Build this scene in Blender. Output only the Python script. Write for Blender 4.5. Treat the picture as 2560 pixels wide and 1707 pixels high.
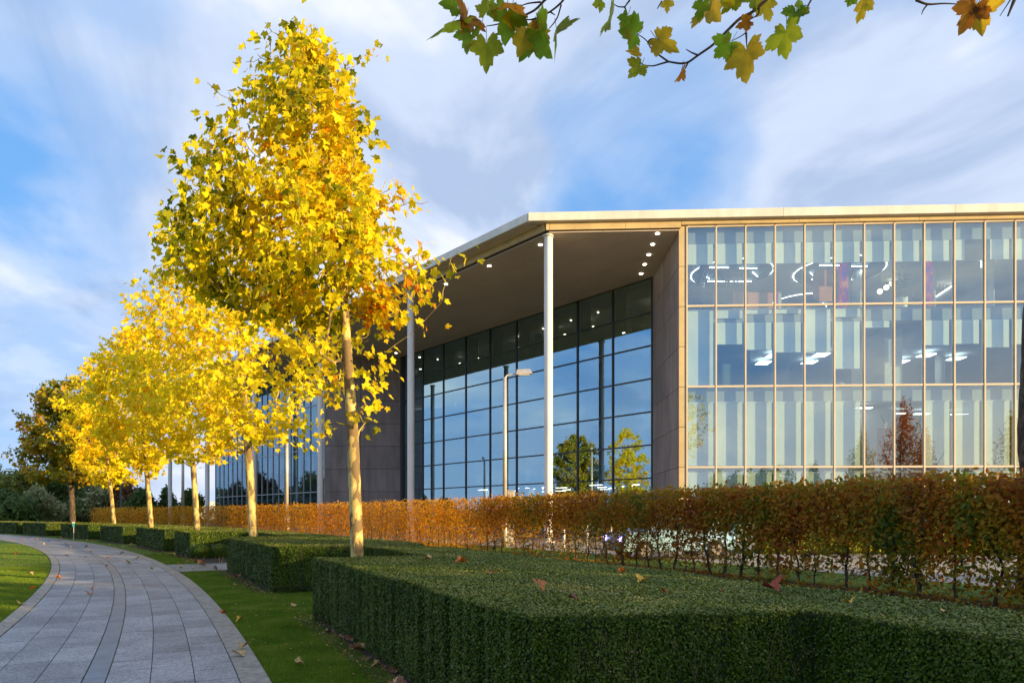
import bpy, math, random
import numpy as np
from mathutils import Vector
for o in list(bpy.data.objects): bpy.data.objects.remove(o)
SC = bpy.context.scene
COL = SC.collection
R_ = math.radians
# ------------------------------------------------------------------ camera
cam = bpy.data.cameras.new("camera"); cam.sensor_width = 36; cam.lens = 24
cam.shift_y = 432 / 2560; cam.clip_start = .05; cam.clip_end = 5000
co = bpy.data.objects.new("camera", cam); COL.objects.link(co)
co.location = (0, 0, 1.5); co.rotation_euler = (R_(90), 0, 0); SC.camera = co
# ------------------------------------------------------------------ light
SUN_AZ = R_(116); SUN_EL = R_(8.0)          # azimuth clockwise from +Y
S = Vector((math.sin(SUN_AZ) * math.cos(SUN_EL), math.cos(SUN_AZ) * math.cos(SUN_EL), math.sin(SUN_EL)))
sl = bpy.data.lights.new("sun", 'SUN'); sl.energy = 5.0; sl.angle = R_(.5); sl.color = (1, .70, .31)
so = bpy.data.objects.new("sun", sl); COL.objects.link(so)
so.rotation_euler = S.to_track_quat('Z', 'Y').to_euler(); so.location = S * 200
W = bpy.data.worlds.new("World"); SC.world = W; W.use_nodes = True
nt = W.node_tree; nt.nodes.clear(); N = nt.nodes.new; Lk = nt.links.new
sky = N('ShaderNodeTexSky'); sky.sky_type = 'NISHITA'; sky.sun_disc = False
sky.sun_elevation = SUN_EL; sky.sun_rotation = SUN_AZ; sky.altitude = 50
sky.air_density = 1.0; sky.dust_density = .6; sky.ozone_density = 2.0
tc = N('ShaderNodeTexCoord'); sep = N('ShaderNodeSeparateXYZ'); Lk(tc.outputs['Generated'], sep.inputs[0])
ad = N('ShaderNodeMath'); ad.operation = 'ADD'; ad.inputs[1].default_value = .32
mx = N('ShaderNodeMath'); mx.operation = 'MAXIMUM'; mx.inputs[1].default_value = 0; Lk(sep.outputs[2], mx.inputs[0]); Lk(mx.outputs[0], ad.inputs[0])
dx = N('ShaderNodeMath'); dx.operation = 'DIVIDE'; Lk(sep.outputs[0], dx.inputs[0]); Lk(ad.outputs[0], dx.inputs[1])
dy = N('ShaderNodeMath'); dy.operation = 'DIVIDE'; Lk(sep.outputs[1], dy.inputs[0]); Lk(ad.outputs[0], dy.inputs[1])
cx = N('ShaderNodeCombineXYZ'); Lk(dx.outputs[0], cx.inputs[0]); Lk(dy.outputs[0], cx.inputs[1])
def wn(scale, det, rough, off, dist=0.0):
    m = N('ShaderNodeMapping'); m.inputs['Location'].default_value = off; Lk(cx.outputs[0], m.inputs[0])
    n = N('ShaderNodeTexNoise'); n.inputs['Scale'].default_value = scale; n.inputs['Detail'].default_value = det
    n.inputs['Roughness'].default_value = rough; n.inputs['Distortion'].default_value = dist; Lk(m.outputs[0], n.inputs[0]); return n
def wramp(src, stops):
    r = N('ShaderNodeValToRGB'); Lk(src, r.inputs[0]); e = r.color_ramp.elements; r.color_ramp.interpolation = 'EASE'
    e[0].position, e[0].color = stops[0][0], (*stops[0][1], 1); e[1].position, e[1].color = stops[-1][0], (*stops[-1][1], 1)
    for p, c in stops[1:-1]:
        k = e.new(p); k.color = (*c, 1)
    return r
def wmix(fac, a, b, mode='MIX'):
    m = N('ShaderNodeMix'); m.data_type = 'RGBA'; m.blend_type = mode
    for s, v in ((0, fac), (6, a), (7, b)):
        if isinstance(v, (tuple, float, int)): m.inputs[s].default_value = v if not isinstance(v, tuple) else (*v, 1)
        else: Lk(v, m.inputs[s])
    return m.outputs[2]
SKY_K = (1.0, 1.0, 1.0)
base = wmix(1.0, sky.outputs[0], (1.7, 2.0, 2.35), 'MULTIPLY')
blue = wmix(.8, base, (1.8, 4.5, 9.2))
OFF = (9.4, 4.9, 0)
big = wn(.85, 5, .5, OFF, .4); fine = wn(2.6, 6, .52, (8.0, 2.0, 0), .3)
cov = N('ShaderNodeMath'); cov.operation = 'MULTIPLY_ADD'; cov.inputs[1].default_value = .3; Lk(fine.outputs[0], cov.inputs[0])
sc_ = N('ShaderNodeMath'); sc_.operation = 'MULTIPLY'; sc_.inputs[1].default_value = .7; Lk(big.outputs[0], sc_.inputs[0]); Lk(sc_.outputs[0], cov.inputs[2])
cvo = cov.outputs[0]
def patch_of_cloud(px, py, r, amp):          # a cloud bank (or a gap) in one direction of the sky
    global cvo
    v = Vector(((px - 1280) / 1707, 1, (1285 - py) / 1707)).normalized(); dp = N('ShaderNodeVectorMath'); dp.operation = 'DOT_PRODUCT'; dp.inputs[1].default_value = v; nrm = N('ShaderNodeVectorMath'); nrm.operation = 'NORMALIZE'; Lk(tc.outputs['Generated'], nrm.inputs[0]); Lk(nrm.outputs[0], dp.inputs[0])
    mr = N('ShaderNodeMapRange'); mr.interpolation_type = 'SMOOTHERSTEP'; Lk(dp.outputs['Value'], mr.inputs[0]); mr.inputs[1].default_value = math.cos(R_(r)); mr.inputs[2].default_value = 1; mr.inputs[3].default_value = 0; mr.inputs[4].default_value = amp
    s = N('ShaderNodeMath'); s.operation = 'ADD'; Lk(cvo, s.inputs[0]); Lk(mr.outputs[0], s.inputs[1]); cvo = s.outputs[0]
for q in ((560, 120, 22, .10), (60, 190, 13, -.12), (120, 560, 18, .08), (1150, 430, 9, .10), (1560, 430, 12, -.12), (2330, 400, 13, .16), (2480, 190, 12, -.06), (1250, 120, 14, .06)): patch_of_cloud(*q)
cr = wramp(cvo, [(.40, (0, 0, 0)), (.48, (.5, .5, .5)), (.58, (1, 1, 1))])
shade = wn(1.5, 6, .55, (1.0, 6.0, 0), .5)
ccol = wramp(shade.outputs[0], [(.38, (4.3, 5.5, 7.8)), (.48, (6.3, 7.3, 9.3)), (.56, (8.9, 9.3, 10.3)), (.65, (12.6, 11.8, 10.9))])
out1 = wmix(cr.outputs[0], blue, ccol.outputs[0])
hz = N('ShaderNodeMapRange'); hz.inputs[1].default_value = 0; hz.inputs[2].default_value = .22; hz.inputs[3].default_value = .55; hz.inputs[4].default_value = 0
Lk(sep.outputs[2], hz.inputs[0])
sd = N('ShaderNodeVectorMath'); sd.operation = 'DOT_PRODUCT'; sd.inputs[1].default_value = S; Lk(tc.outputs['Generated'], sd.inputs[0])
sm = N('ShaderNodeMapRange'); sm.interpolation_type = 'SMOOTHERSTEP'; Lk(sd.outputs['Value'], sm.inputs[0]); sm.inputs[1].default_value = .35; sm.inputs[2].default_value = 1.0
hcol = wmix(sm.outputs[0], (6.0, 7.0, 9.2), (15.0, 11.0, 6.5))           # warm air low down on the sun's side
sh = N('ShaderNodeMath'); sh.operation = 'MULTIPLY_ADD'; sh.inputs[1].default_value = 1.1; Lk(sm.outputs[0], sh.inputs[0]); sh.inputs[2].default_value = 1.0
hf = N('ShaderNodeMath'); hf.operation = 'MULTIPLY'; hf.use_clamp = True; Lk(hz.outputs[0], hf.inputs[0]); Lk(sh.outputs[0], hf.inputs[1])
out2 = wmix(hf.outputs[0], out1, hcol)
bg = N('ShaderNodeBackground'); bg.inputs[1].default_value = .056; Lk(out2, bg.inputs[0])
wo = N('ShaderNodeOutputWorld'); Lk(bg.outputs[0], wo.inputs[0])
SC.view_settings.view_transform = 'Standard'; SC.view_settings.look = 'None'
SC.view_settings.exposure = 0.95; SC.view_settings.gamma = 1; SC.view_settings.use_curve_mapping = False
SC.cycles.max_bounces = 10; SC.cycles.transparent_max_bounces = 16; SC.cycles.transmission_bounces = 6
SC.cycles.caustics_reflective = False; SC.cycles.caustics_refractive = False
# ------------------------------------------------------------------ helpers: geometry
def np_mesh(name, V, F):
    V = np.asarray(V, dtype=np.float32).reshape(-1, 3)
    me = bpy.data.meshes.new(name)
    groups = F if isinstance(F, list) else [F]
    groups = [np.asarray(g, dtype=np.int32) for g in groups if len(g)]
    me.vertices.add(len(V)); me.vertices.foreach_set('co', V.ravel())
    idx = np.concatenate([g.ravel() for g in groups]); me.loops.add(len(idx)); me.loops.foreach_set('vertex_index', idx)
    st = []; p = 0
    for g in groups:
        st.append(p + np.arange(len(g)) * g.shape[1]); p += g.size
    st = np.concatenate(st).astype(np.int32)
    me.polygons.add(len(st)); me.polygons.foreach_set('loop_start', st)
    me.update(calc_edges=True)
    return me
def link(name, me, mat=None, parent=None, loc=None, smooth=False):
    o = bpy.data.objects.new(name, me); COL.objects.link(o)
    if mat is not None and me is not None and not len(me.materials): me.materials.append(mat)
    if smooth: me.polygons.foreach_set('use_smooth', np.ones(len(me.polygons), dtype=bool))
    if parent is not None: o.parent = parent
    if loc is not None: o.location = loc
    return o
def empty(name, loc, label=None, cat=None, group=None, kind=None):
    o = bpy.data.objects.new(name, None); COL.objects.link(o); o.location = loc; o.empty_display_size = .2
    tag(o, label, cat, group, kind); return o
def tag(o, label=None, cat=None, group=None, kind=None):
    if label: o['label'] = label
    if cat: o['category'] = cat
    if group: o['group'] = group
    if kind: o['kind'] = kind
    return o
class MB:
    """collects boxes, tubes and polygons; build() links them as one mesh object"""
    def __init__(s): s.V = []; s.F = []
    def add(s, V, F):
        b = len(s.V); s.V += [tuple(v) for v in V]; s.F += [tuple(b + i for i in f) for f in F]; return s
    def box(s, fr, u0, u1, d0, d1, z0, z1):
        P = [fr(u, d, z) for z in (z0, z1) for u, d in ((u0, d0), (u1, d0), (u1, d1), (u0, d1))]
        return s.add(P, [(3, 2, 1, 0), (4, 5, 6, 7), (0, 1, 5, 4), (1, 2, 6, 5), (2, 3, 7, 6), (3, 0, 4, 7)])
    def prism(s, poly, z0, z1):
        n = len(poly)
        return s.add([(x, y, z0) for x, y in poly] + [(x, y, z1) for x, y in poly],
                     [tuple(range(n))[::-1], tuple(range(n, 2 * n))] + [(i, (i + 1) % n, n + (i + 1) % n, n + i) for i in range(n)])
    def tube(s, pts, rad, n=8, cap=True):
        V, F = tube(pts, rad, n); s.add(V.tolist(), F.tolist())
        if cap:
            b = len(s.V) - len(V); k = len(pts)
            s.F.append(tuple(b + i for i in range(n))[::-1]); s.F.append(tuple(b + (k - 1) * n + i for i in range(n)))
        return s
    def build(s, name, mat, parent=None, smooth=False, bevel=0):
        V = np.array(s.V, dtype=float)
        if parent is not None:
            p = parent; off = np.zeros(3)
            while p is not None: off += np.array(p.location); p = p.parent
            V = V - off
        me = bpy.data.meshes.new(name); me.from_pydata(V.tolist(), [], s.F); me.update()
        o = link(name, me, mat, parent, smooth=smooth)
        if bevel:
            m = o.modifiers.new("bevel", 'BEVEL'); m.width = bevel; m.segments = 2; m.limit_method = 'ANGLE'
        return o
def tube(pts, rad, n=6):
    P = np.asarray(pts, float); k = len(P); rad = np.broadcast_to(np.asarray(rad, float), (k,))
    T = np.gradient(P, axis=0); T /= np.linalg.norm(T, axis=1)[:, None] + 1e-9
    up = np.array([0, 0, 1.0]) if abs(T[0, 2]) < .9 else np.array([1.0, 0, 0])
    A = np.cross(T, up); A /= np.linalg.norm(A, axis=1)[:, None] + 1e-9; B = np.cross(T, A)
    a = np.arange(n) * 2 * np.pi / n
    V = P[:, None] + rad[:, None, None] * (np.cos(a)[None, :, None] * A[:, None] + np.sin(a)[None, :, None] * B[:, None])
    i = np.arange(k - 1)[:, None] * n; j = np.arange(n)[None]; j2 = (j + 1) % n
    F = np.stack([i + j, i + j2, i + n + j2, i + n + j], -1).reshape(-1, 4)
    return V.reshape(-1, 3), F
def tubes_mesh(name, lst, n):
    Vs, Fs, b = [], [], 0
    for p, r in lst:
        V, F = tube(p, r, n); Vs.append(V); Fs.append(F + b); b += len(V)
    return np_mesh(name, np.concatenate(Vs), np.concatenate(Fs))
def unit(a): return a / (np.linalg.norm(a, axis=-1, keepdims=True) + 1e-9)
def frames(nrm, rs, spin=None):
    n = len(nrm); Z = unit(nrm); t = unit(rs.normal(size=(n, 3))); X = unit(np.cross(t, Z)); Y = np.cross(Z, X); return X, Y, Z
def scatter(T, F, pos, X, Y, Z, s):
    T = np.asarray(T, float); s = np.asarray(s, float).reshape(-1, 1, 1)
    V = pos[:, None] + s * (T[None, :, 0:1] * X[:, None] + T[None, :, 1:2] * Y[:, None] + T[None, :, 2:3] * Z[:, None])
    F = np.asarray(F); Fa = F[None] + (np.arange(len(pos)) * len(T))[:, None, None]
    return V.reshape(-1, 3), Fa.reshape(-1, F.shape[1])
def world(u, d, z): return (u, d, z)
def frame(ox, oy, ux, uy, nx, ny):
    return lambda u, d, z: (ox + ux * u + nx * d, oy + uy * u + ny * d, z)
# polar layout: the path, the hedges and the tree row all bend round one far centre
CX, CY = -122.77, -53.79
def pol(r, ph): a = R_(ph); return (CX + r * math.cos(a), CY + r * math.sin(a))
_ph = np.linspace(20, 62, 8401)
def ph_at(r, px):
    x = CX + r * np.cos(np.radians(_ph)); y = CY + r * np.sin(np.radians(_ph))
    q = np.where(y > .5, 1280 + 1707 * x / np.maximum(y, .5), 1e5); return float(_ph[np.argmin(abs(q - px))])
def P3(px, py, Z): return ((px - 1280) / 1707 * Z, Z, 1.5 + (1285 - py) / 1707 * Z)
# ------------------------------------------------------------------ helpers: materials
def mat(name):
    m = bpy.data.materials.new(name); m.use_nodes = True; m.node_tree.nodes.clear()
    return m, m.node_tree.nodes.new, m.node_tree.links.new
def rampn(N, L, src, stops, interp='LINEAR'):
    r = N('ShaderNodeValToRGB'); L(src, r.inputs[0]); r.color_ramp.interpolation = interp; e = r.color_ramp.elements
    e[0].position, e[0].color = stops[0][0], (*stops[0][1], 1); e[1].position, e[1].color = stops[-1][0], (*stops[-1][1], 1)
    for p, c in stops[1:-1]: k = e.new(p); k.color = (*c, 1)
    return r.outputs[0]
def noisen(N, L, scale, detail=4, rough=.55, coord='Object', stretch=None):
    t = N('ShaderNodeTexCoord'); n = N('ShaderNodeTexNoise'); n.inputs['Scale'].default_value = scale
    n.inputs['Detail'].default_value = detail; n.inputs['Roughness'].default_value = rough
    src = t.outputs[coord]
    if coord == 'World': src = None
    if stretch:
        m = N('ShaderNodeMapping'); m.inputs['Scale'].default_value = stretch; L(src, m.inputs[0]); src = m.outputs[0]
    L(src, n.inputs[0]); return n.outputs[0]
def posn(N, L, scale, detail=4, rough=.55, stretch=None):
    g = N('ShaderNodeNewGeometry'); n = N('ShaderNodeTexNoise'); n.inputs['Scale'].default_value = scale
    n.inputs['Detail'].default_value = detail; n.inputs['Roughness'].default_value = rough; src = g.outputs['Position']
    if stretch:
        m = N('ShaderNodeMapping'); m.inputs['Scale'].default_value = stretch; L(src, m.inputs[0]); src = m.outputs[0]
    L(src, n.inputs[0]); return n.outputs[0]
def mixc(N, L, fac, a, b, mode='MIX'):
    m = N('ShaderNodeMix'); m.data_type = 'RGBA'; m.blend_type = mode
    for s, v in ((0, fac), (6, a), (7, b)):
        if isinstance(v, tuple): m.inputs[s].default_value = (*v, 1)
        elif isinstance(v, (float, int)): m.inputs[s].default_value = v
        else: L(v, m.inputs[s])
    return m.outputs[2]
def surf(name, c1, c2=None, scale=3.0, rough=.6, metal=0.0, bump=0.0, bscale=None, stretch=None, spec=.5, detail=5, c3=None, island=0, stain=None):
    m, N, L = mat(name); b = N('ShaderNodeBsdfPrincipled'); o = N('ShaderNodeOutputMaterial'); L(b.outputs[0], o.inputs[0])
    b.inputs['Roughness'].default_value = rough; b.inputs['Metallic'].default_value = metal; b.inputs['Specular IOR Level'].default_value = spec
    c2 = c2 or tuple(v * .82 for v in c1)
    n = posn(N, L, scale, detail, stretch=stretch)
    st = [(.32, c2), (.62, c1)] if not c3 else [(.3, c2), (.5, c1), (.68, c3)]
    c = rampn(N, L, n, st)
    if island:
        oi = N('ShaderNodeObjectInfo'); c = mixc(N, L, 1.0, c, rampn(N, L, oi.outputs['Random'], [(0, (1 - island,) * 3), (1, (1 + island * .4,) * 3)]), 'MULTIPLY')
    if stain: c = mixc(N, L, 1.0, c, rampn(N, L, posn(N, L, stain[0], 6, .65, stretch=stain[2] if len(stain) > 2 else None), [(.36, (stain[1],) * 3), (.6, (1.04, 1.04, 1.04))]), 'MULTIPLY')
    L(c, b.inputs['Base Color'])
    if bump:
        bn = N('ShaderNodeBump'); bn.inputs['Strength'].default_value = bump; bn.inputs['Distance'].default_value = .02
        L(posn(N, L, bscale or scale * 6, 5, stretch=stretch), bn.inputs['Height']); L(bn.outputs[0], b.inputs['Normal'])
    return m
def leafmat(name, stops, transl=.45, rough=.45, patch=None, gloss=.25, vscale=.5, vary=.45):
    """one colour for every leaf (random per leaf), drifting over the plant; light passes through"""
    m, N, L = mat(name); o = N('ShaderNodeOutputMaterial'); g = N('ShaderNodeNewGeometry')
    a = N('ShaderNodeMath'); a.operation = 'MULTIPLY_ADD'; a.inputs[1].default_value = 1 - vary
    nn = posn(N, L, vscale, 2); mm = N('ShaderNodeMapRange'); L(nn, mm.inputs[0])
    mm.inputs[1].default_value = .3; mm.inputs[2].default_value = .7; mm.inputs[3].default_value = 0; mm.inputs[4].default_value = vary
    L(g.outputs['Random Per Island'], a.inputs[0]); L(mm.outputs[0], a.inputs[2])
    c = rampn(N, L, a.outputs[0], stops)
    if patch:
        c = mixc(N, L, rampn(N, L, posn(N, L, patch[0], 4, .6), [(patch[1], (0, 0, 0)), (patch[1] + .12, (1, 1, 1))]), c, patch[2])
    d = N('ShaderNodeBsdfPrincipled'); d.inputs['Roughness'].default_value = rough; d.inputs['Specular IOR Level'].default_value = gloss
    L(c, d.inputs['Base Color']); t = N('ShaderNodeBsdfTranslucent'); L(c, t.inputs[0])
    x = N('ShaderNodeMixShader'); x.inputs[0].default_value = transl; L(d.outputs[0], x.inputs[1]); L(t.outputs[0], x.inputs[2]); L(x.outputs[0], o.inputs[0])
    return m
def glassmat(name, tint, refl, rtint=(1, 1, 1), wave=0.0):
    m, N, L = mat(name); o = N('ShaderNodeOutputMaterial'); t = N('ShaderNodeBsdfTransparent'); t.inputs[0].default_value = (*tint, 1)
    g = N('ShaderNodeBsdfGlossy'); g.inputs['Roughness'].default_value = 0.0; g.inputs[0].default_value = (*rtint, 1)
    w = N('ShaderNodeLayerWeight'); w.inputs[0].default_value = .5; f = N('ShaderNodeMath'); f.operation = 'POWER'; L(w.outputs['Facing'], f.inputs[0]); f.inputs[1].default_value = 5
    a = N('ShaderNodeMath'); a.operation = 'MULTIPLY_ADD'; a.inputs[1].default_value = 1 - refl; a.inputs[2].default_value = refl; L(f.outputs[0], a.inputs[0])
    if wave:
        b = N('ShaderNodeBump'); b.inputs['Strength'].default_value = wave; b.inputs['Distance'].default_value = .01
        L(posn(N, L, .7, 1), b.inputs['Height']); L(b.outputs[0], g.inputs['Normal'])
    x = N('ShaderNodeMixShader'); L(a.outputs[0], x.inputs[0]); L(t.outputs[0], x.inputs[1]); L(g.outputs[0], x.inputs[2]); L(x.outputs[0], o.inputs[0])
    return m
def glow(name, col, k):
    m, N, L = mat(name); o = N('ShaderNodeOutputMaterial'); e = N('ShaderNodeEmission'); e.inputs[0].default_value = (*col, 1); e.inputs[1].default_value = k; L(e.outputs[0], o.inputs[0]); return m
M = {}
M['white_metal'] = surf('white painted steel', (.8, .79, .77), (.72, .71, .70), .6, rough=.35)
M['fascia'] = surf('white roof fascia', (.82, .79, .70), (.76, .73, .65), .4, rough=.4, stain=(1.2, .86, (1, 1, .3)))
M['band'] = surf('beige fascia panel', (.68, .52, .25), (.62, .47, .23), .5, rough=.5, stain=(1.0, .85), island=.08)
M['pier'] = surf('sand stone panel', (.60, .46, .25), (.52, .40, .21), 2.2, rough=.75, bump=.15, island=.07)
M['concrete'] = surf('brown grey concrete panel', (.34, .285, .265), (.25, .21, .20), .9, rough=.7, stain=(1.6, .78, (1, 1, .12)), bump=.12, bscale=9, stretch=(1, 1, .35), island=.14)
M['joint'] = surf('dark joint', (.05, .045, .04), rough=.8)
M['darkframe'] = surf('black glazing frame', (.035, .035, .037), rough=.4)
M['lightframe'] = surf('champagne glazing frame', (.72, .6, .45), (.66, .55, .42), .8, rough=.35)
M['greyframe'] = surf('grey glazing frame', (.45, .45, .46), rough=.4)
M['post_dark'] = surf('dark inner steel post', (.07, .065, .06), rough=.5)
M['blind'] = surf('cream roller blind', (.84, .84, .76), (.76, .77, .70), 1.5, rough=.9, stretch=(3, 3, .4))
M['board'] = surf('white board', (.82, .82, .78), (.74, .75, .72), .8, rough=.9)
M['bulkhead'] = surf('grey bulkhead', (.36, .38, .40), (.33, .35, .37), .7, rough=.8)
M['intwall'] = surf('pale inner wall', (.58, .57, .54), (.50, .50, .48), .3, rough=.9)
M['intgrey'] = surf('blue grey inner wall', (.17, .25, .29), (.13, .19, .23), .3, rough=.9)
M['ceil'] = surf('office ceiling', (.8, .78, .75), (.74, .73, .71), .8, rough=.9)
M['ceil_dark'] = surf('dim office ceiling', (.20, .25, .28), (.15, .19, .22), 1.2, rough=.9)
M['carpet'] = surf('dark carpet', (.10, .11, .13), rough=.95)
M['lightpanel'] = glow('lit ceiling panel', (1, .93, .8), 4.5)
M['glowring'] = glow('lit ceiling ring', (1, .93, .82), 6)
M['downlight'] = glow('lit downlight', (1, .86, .62), 9)
M['glass_front'] = glassmat('office glass', (.78, .95, .97), .31, (.78, .93, 1))
M['glass_dark'] = glassmat('dark atrium glass', (.52, .60, .60), .52, (.55, .84, 1.0), .02)
M['glass_wing'] = glassmat('wing glass', (.45, .60, .62), .34, (.5, .75, .95))
# soffit: narrow planks across, fine dark lines
def plank_mat():
    m, N, L = mat('soffit planks'); o = N('ShaderNodeOutputMaterial'); b = N('ShaderNodeBsdfPrincipled'); L(b.outputs[0], o.inputs[0])
    g = N('ShaderNodeNewGeometry'); mp = N('ShaderNodeMapping'); mp.inputs['Rotation'].default_value = (0, 0, .0436); L(g.outputs['Position'], mp.inputs[0])
    s = N('ShaderNodeSeparateXYZ'); L(mp.outputs[0], s.inputs[0])
    q = N('ShaderNodeMath'); q.operation = 'MULTIPLY'; q.inputs[1].default_value = 5.0; L(s.outputs[1], q.inputs[0])
    fr = N('ShaderNodeMath'); fr.operation = 'FRACT'; L(q.outputs[0], fr.inputs[0])
    c = rampn(N, L, fr.outputs[0], [(.0, (.42, .34, .28)), (.06, (.64, .53, .44)), (.94, (.64, .53, .44)), (1, (.42, .34, .28))])
    c = mixc(N, L, 1.0, c, rampn(N, L, posn(N, L, .3, 3), [(.3, (.9, .9, .9)), (.7, (1.05, 1.05, 1.05))]), 'MULTIPLY')
    L(c, b.inputs['Base Color']); b.inputs['Roughness'].default_value = .6; return m
M['soffit'] = plank_mat()
def grass_mat(name, a, b_, c_, stripes=False):
    m, N, L = mat(name); o = N('ShaderNodeOutputMaterial'); b = N('ShaderNodeBsdfPrincipled'); L(b.outputs[0], o.inputs[0])
    c = rampn(N, L, posn(N, L, 1.3, 6, .65), [(.3, b_), (.5, a), (.7, c_)])
    c = mixc(N, L, .6, c, rampn(N, L, posn(N, L, 55, 5, .7), [(.3, (.35, .4, .3)), (.7, (1.3, 1.3, 1.2))]), 'MULTIPLY')
    L(c, b.inputs['Base Color']); b.inputs['Roughness'].default_value = .8; b.inputs['Specular IOR Level'].default_value = .15
    bn = N('ShaderNodeBump'); bn.inputs['Strength'].default_value = .7; bn.inputs['Distance'].default_value = .03; L(posn(N, L, 70, 4, .7), bn.inputs['Height']); L(bn.outputs[0], b.inputs['Normal'])
    return m
M['grass'] = grass_mat('lawn grass', (.10, .17, .016), (.065, .115, .012), (.15, .20, .03))
M['field'] = grass_mat('rough grass', (.10, .12, .03), (.06, .08, .02), (.14, .14, .05))
M['blade'] = leafmat('grass blades', [(0, (.07, .13, .010)), (.45, (.14, .24, .018)), (.8, (.24, .31, .03)), (1, (.42, .36, .12))], .3, .5, gloss=.15, vscale=1.6, vary=.5)
M['soil'] = surf('dark mulch', (.045, .03, .02), (.02, .014, .01), 18, rough=.95, bump=.8, bscale=40)
M['slab'] = surf('speckled grey granite slab', (.42, .42, .43), (.19, .19, .205), 42, rough=.6, bump=.2, bscale=90, detail=3, island=.24, spec=.4, stain=(1.3, .72))
M['kerb'] = surf('pale granite kerb', (.36, .33, .28), (.2, .18, .16), 14, rough=.7, bump=.3, bscale=60, island=.12)
M['drain'] = surf('smooth grey channel', (.16, .225, .30), (.135, .19, .26), 3, rough=.4, spec=.5, island=.1, stain=(2.5, .8))
M['moss'] = surf('mossy joint', (.08, .10, .03), (.04, .045, .02), 6, rough=.95)
M['paving'] = surf('sand paving', (.40, .34, .27), (.30, .26, .21), 1.4, rough=.85, bump=.2)
M['asphalt'] = surf('grey road', (.12, .115, .11), (.08, .08, .08), 2, rough=.85)
def bark(name, a, b_, c_, scale=7):
    m, N, L = mat(name); o = N('ShaderNodeOutputMaterial'); b = N('ShaderNodeBsdfPrincipled'); L(b.outputs[0], o.inputs[0])
    g = N('ShaderNodeNewGeometry'); mp = N('ShaderNodeMapping'); mp.inputs['Scale'].default_value = (1, 1, .42); L(g.outputs['Position'], mp.inputs[0])
    n = N('ShaderNodeTexNoise'); n.inputs['Scale'].default_value = scale; n.inputs['Detail'].default_value = 5; n.inputs['Roughness'].default_value = .5; n.inputs['Distortion'].default_value = .4; L(mp.outputs[0], n.inputs[0])
    c = rampn(N, L, n.outputs[0], [(.41, b_), (.43, a), (.50, a), (.525, c_)])
    c = mixc(N, L, .5, c, rampn(N, L, posn(N, L, 60, 4), [(.3, (.6, .6, .6)), (.7, (1.15, 1.15, 1.15))]), 'MULTIPLY')
    L(c, b.inputs['Base Color']); b.inputs['Roughness'].default_value = .8
    bn = N('ShaderNodeBump'); bn.inputs['Strength'].default_value = .5; bn.inputs['Distance'].default_value = .03; L(n.outputs[0], bn.inputs['Height']); L(bn.outputs[0], b.inputs['Normal'])
    return m
M['bark'] = bark('plane bark', (.46, .35, .12), (.66, .54, .21), (.19, .13, .06))
M['bark_dark'] = bark('dark bark', (.09, .065, .045), (.14, .10, .07), (.05, .035, .025), 12)
M['twig'] = surf('dark twig', (.075, .05, .035), (.045, .03, .022), 20, rough=.8)
Y_ = (.86, .62, .03); 
M['leaf1'] = leafmat('yellow plane leaves', [(0, (.06, .10, .006)), (.26, (.22, .25, .010)), (.42, (.80, .71, .015)), (.60, (.92, .77, .02)), (.78, (.90, .64, .018)), (.90, (.82, .30, .012)), (1, (.40, .11, .01))], .52, .5, gloss=.12, vscale=.45, vary=.42)
M['leaf2'] = leafmat('golden plane leaves', [(0, (.24, .26, .01)), (.25, (.82, .73, .018)), (.6, (.92, .77, .022)), (.84, (.90, .60, .015)), (.95, (.84, .38, .012)), (1, (.75, .26, .01))], .52, .5, gloss=.12, vscale=.35, vary=.4)
M['leaf6'] = leafmat('green and rust plane leaves', [(0, (.13, .18, .015)), (.45, (.32, .32, .02)), (.7, (.55, .36, .02)), (1, (.60, .24, .02))], .4, .5, gloss=.25, vscale=.4)
M['leaf_near'] = leafmat('mottled green leaf', [(0, (.09, .18, .012)), (.35, (.13, .22, .016)), (.6, (.30, .30, .02)), (.8, (.45, .26, .02)), (1, (.30, .10, .015))], .6, .45, patch=(22, .60, (.38, .16, .015)), gloss=.35, vscale=1.5, vary=.3)
M['beech'] = leafmat('autumn beech leaves', [(0, (.05, .10, .010)), (.24, (.13, .19, .014)), (.38, (.30, .25, .018)), (.52, (.52, .28, .02)), (.68, (.48, .16, .015)), (.84, (.26, .08, .015)), (1, (.12, .045, .02))], .55, .5, gloss=.3, vscale=.75, vary=.55)
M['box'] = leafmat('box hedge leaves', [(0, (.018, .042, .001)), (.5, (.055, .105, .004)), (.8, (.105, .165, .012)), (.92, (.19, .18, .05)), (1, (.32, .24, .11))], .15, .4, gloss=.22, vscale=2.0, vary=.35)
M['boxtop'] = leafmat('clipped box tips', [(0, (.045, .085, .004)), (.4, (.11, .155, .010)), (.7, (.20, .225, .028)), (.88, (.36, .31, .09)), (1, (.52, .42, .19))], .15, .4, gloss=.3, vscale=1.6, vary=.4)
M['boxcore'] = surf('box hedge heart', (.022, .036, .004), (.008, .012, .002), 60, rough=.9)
M['beech_sunlit'] = leafmat('beech leaves painted sunlit', [(0, (.40, .24, .015)), (.3, (.85, .50, .03)), (.6, (.88, .42, .02)), (.85, (.78, .28, .015)), (1, (.40, .12, .012))], .6, .5, gloss=.3, vscale=.5, vary=.35)  # brighter copy of the beech leaves, low sunshine put into the colour
M['lime'] = leafmat('yellow green privet leaves', [(0, (.16, .22, .01)), (1, (.5, .5, .03))], .4, .5, vscale=1)
M['dry'] = leafmat('dry fallen leaf', [(0, (.42, .14, .04)), (.4, (.50, .24, .09)), (.7, (.58, .36, .18)), (1, (.62, .42, .06))], .2, .6, gloss=.2, vscale=.7)
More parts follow.
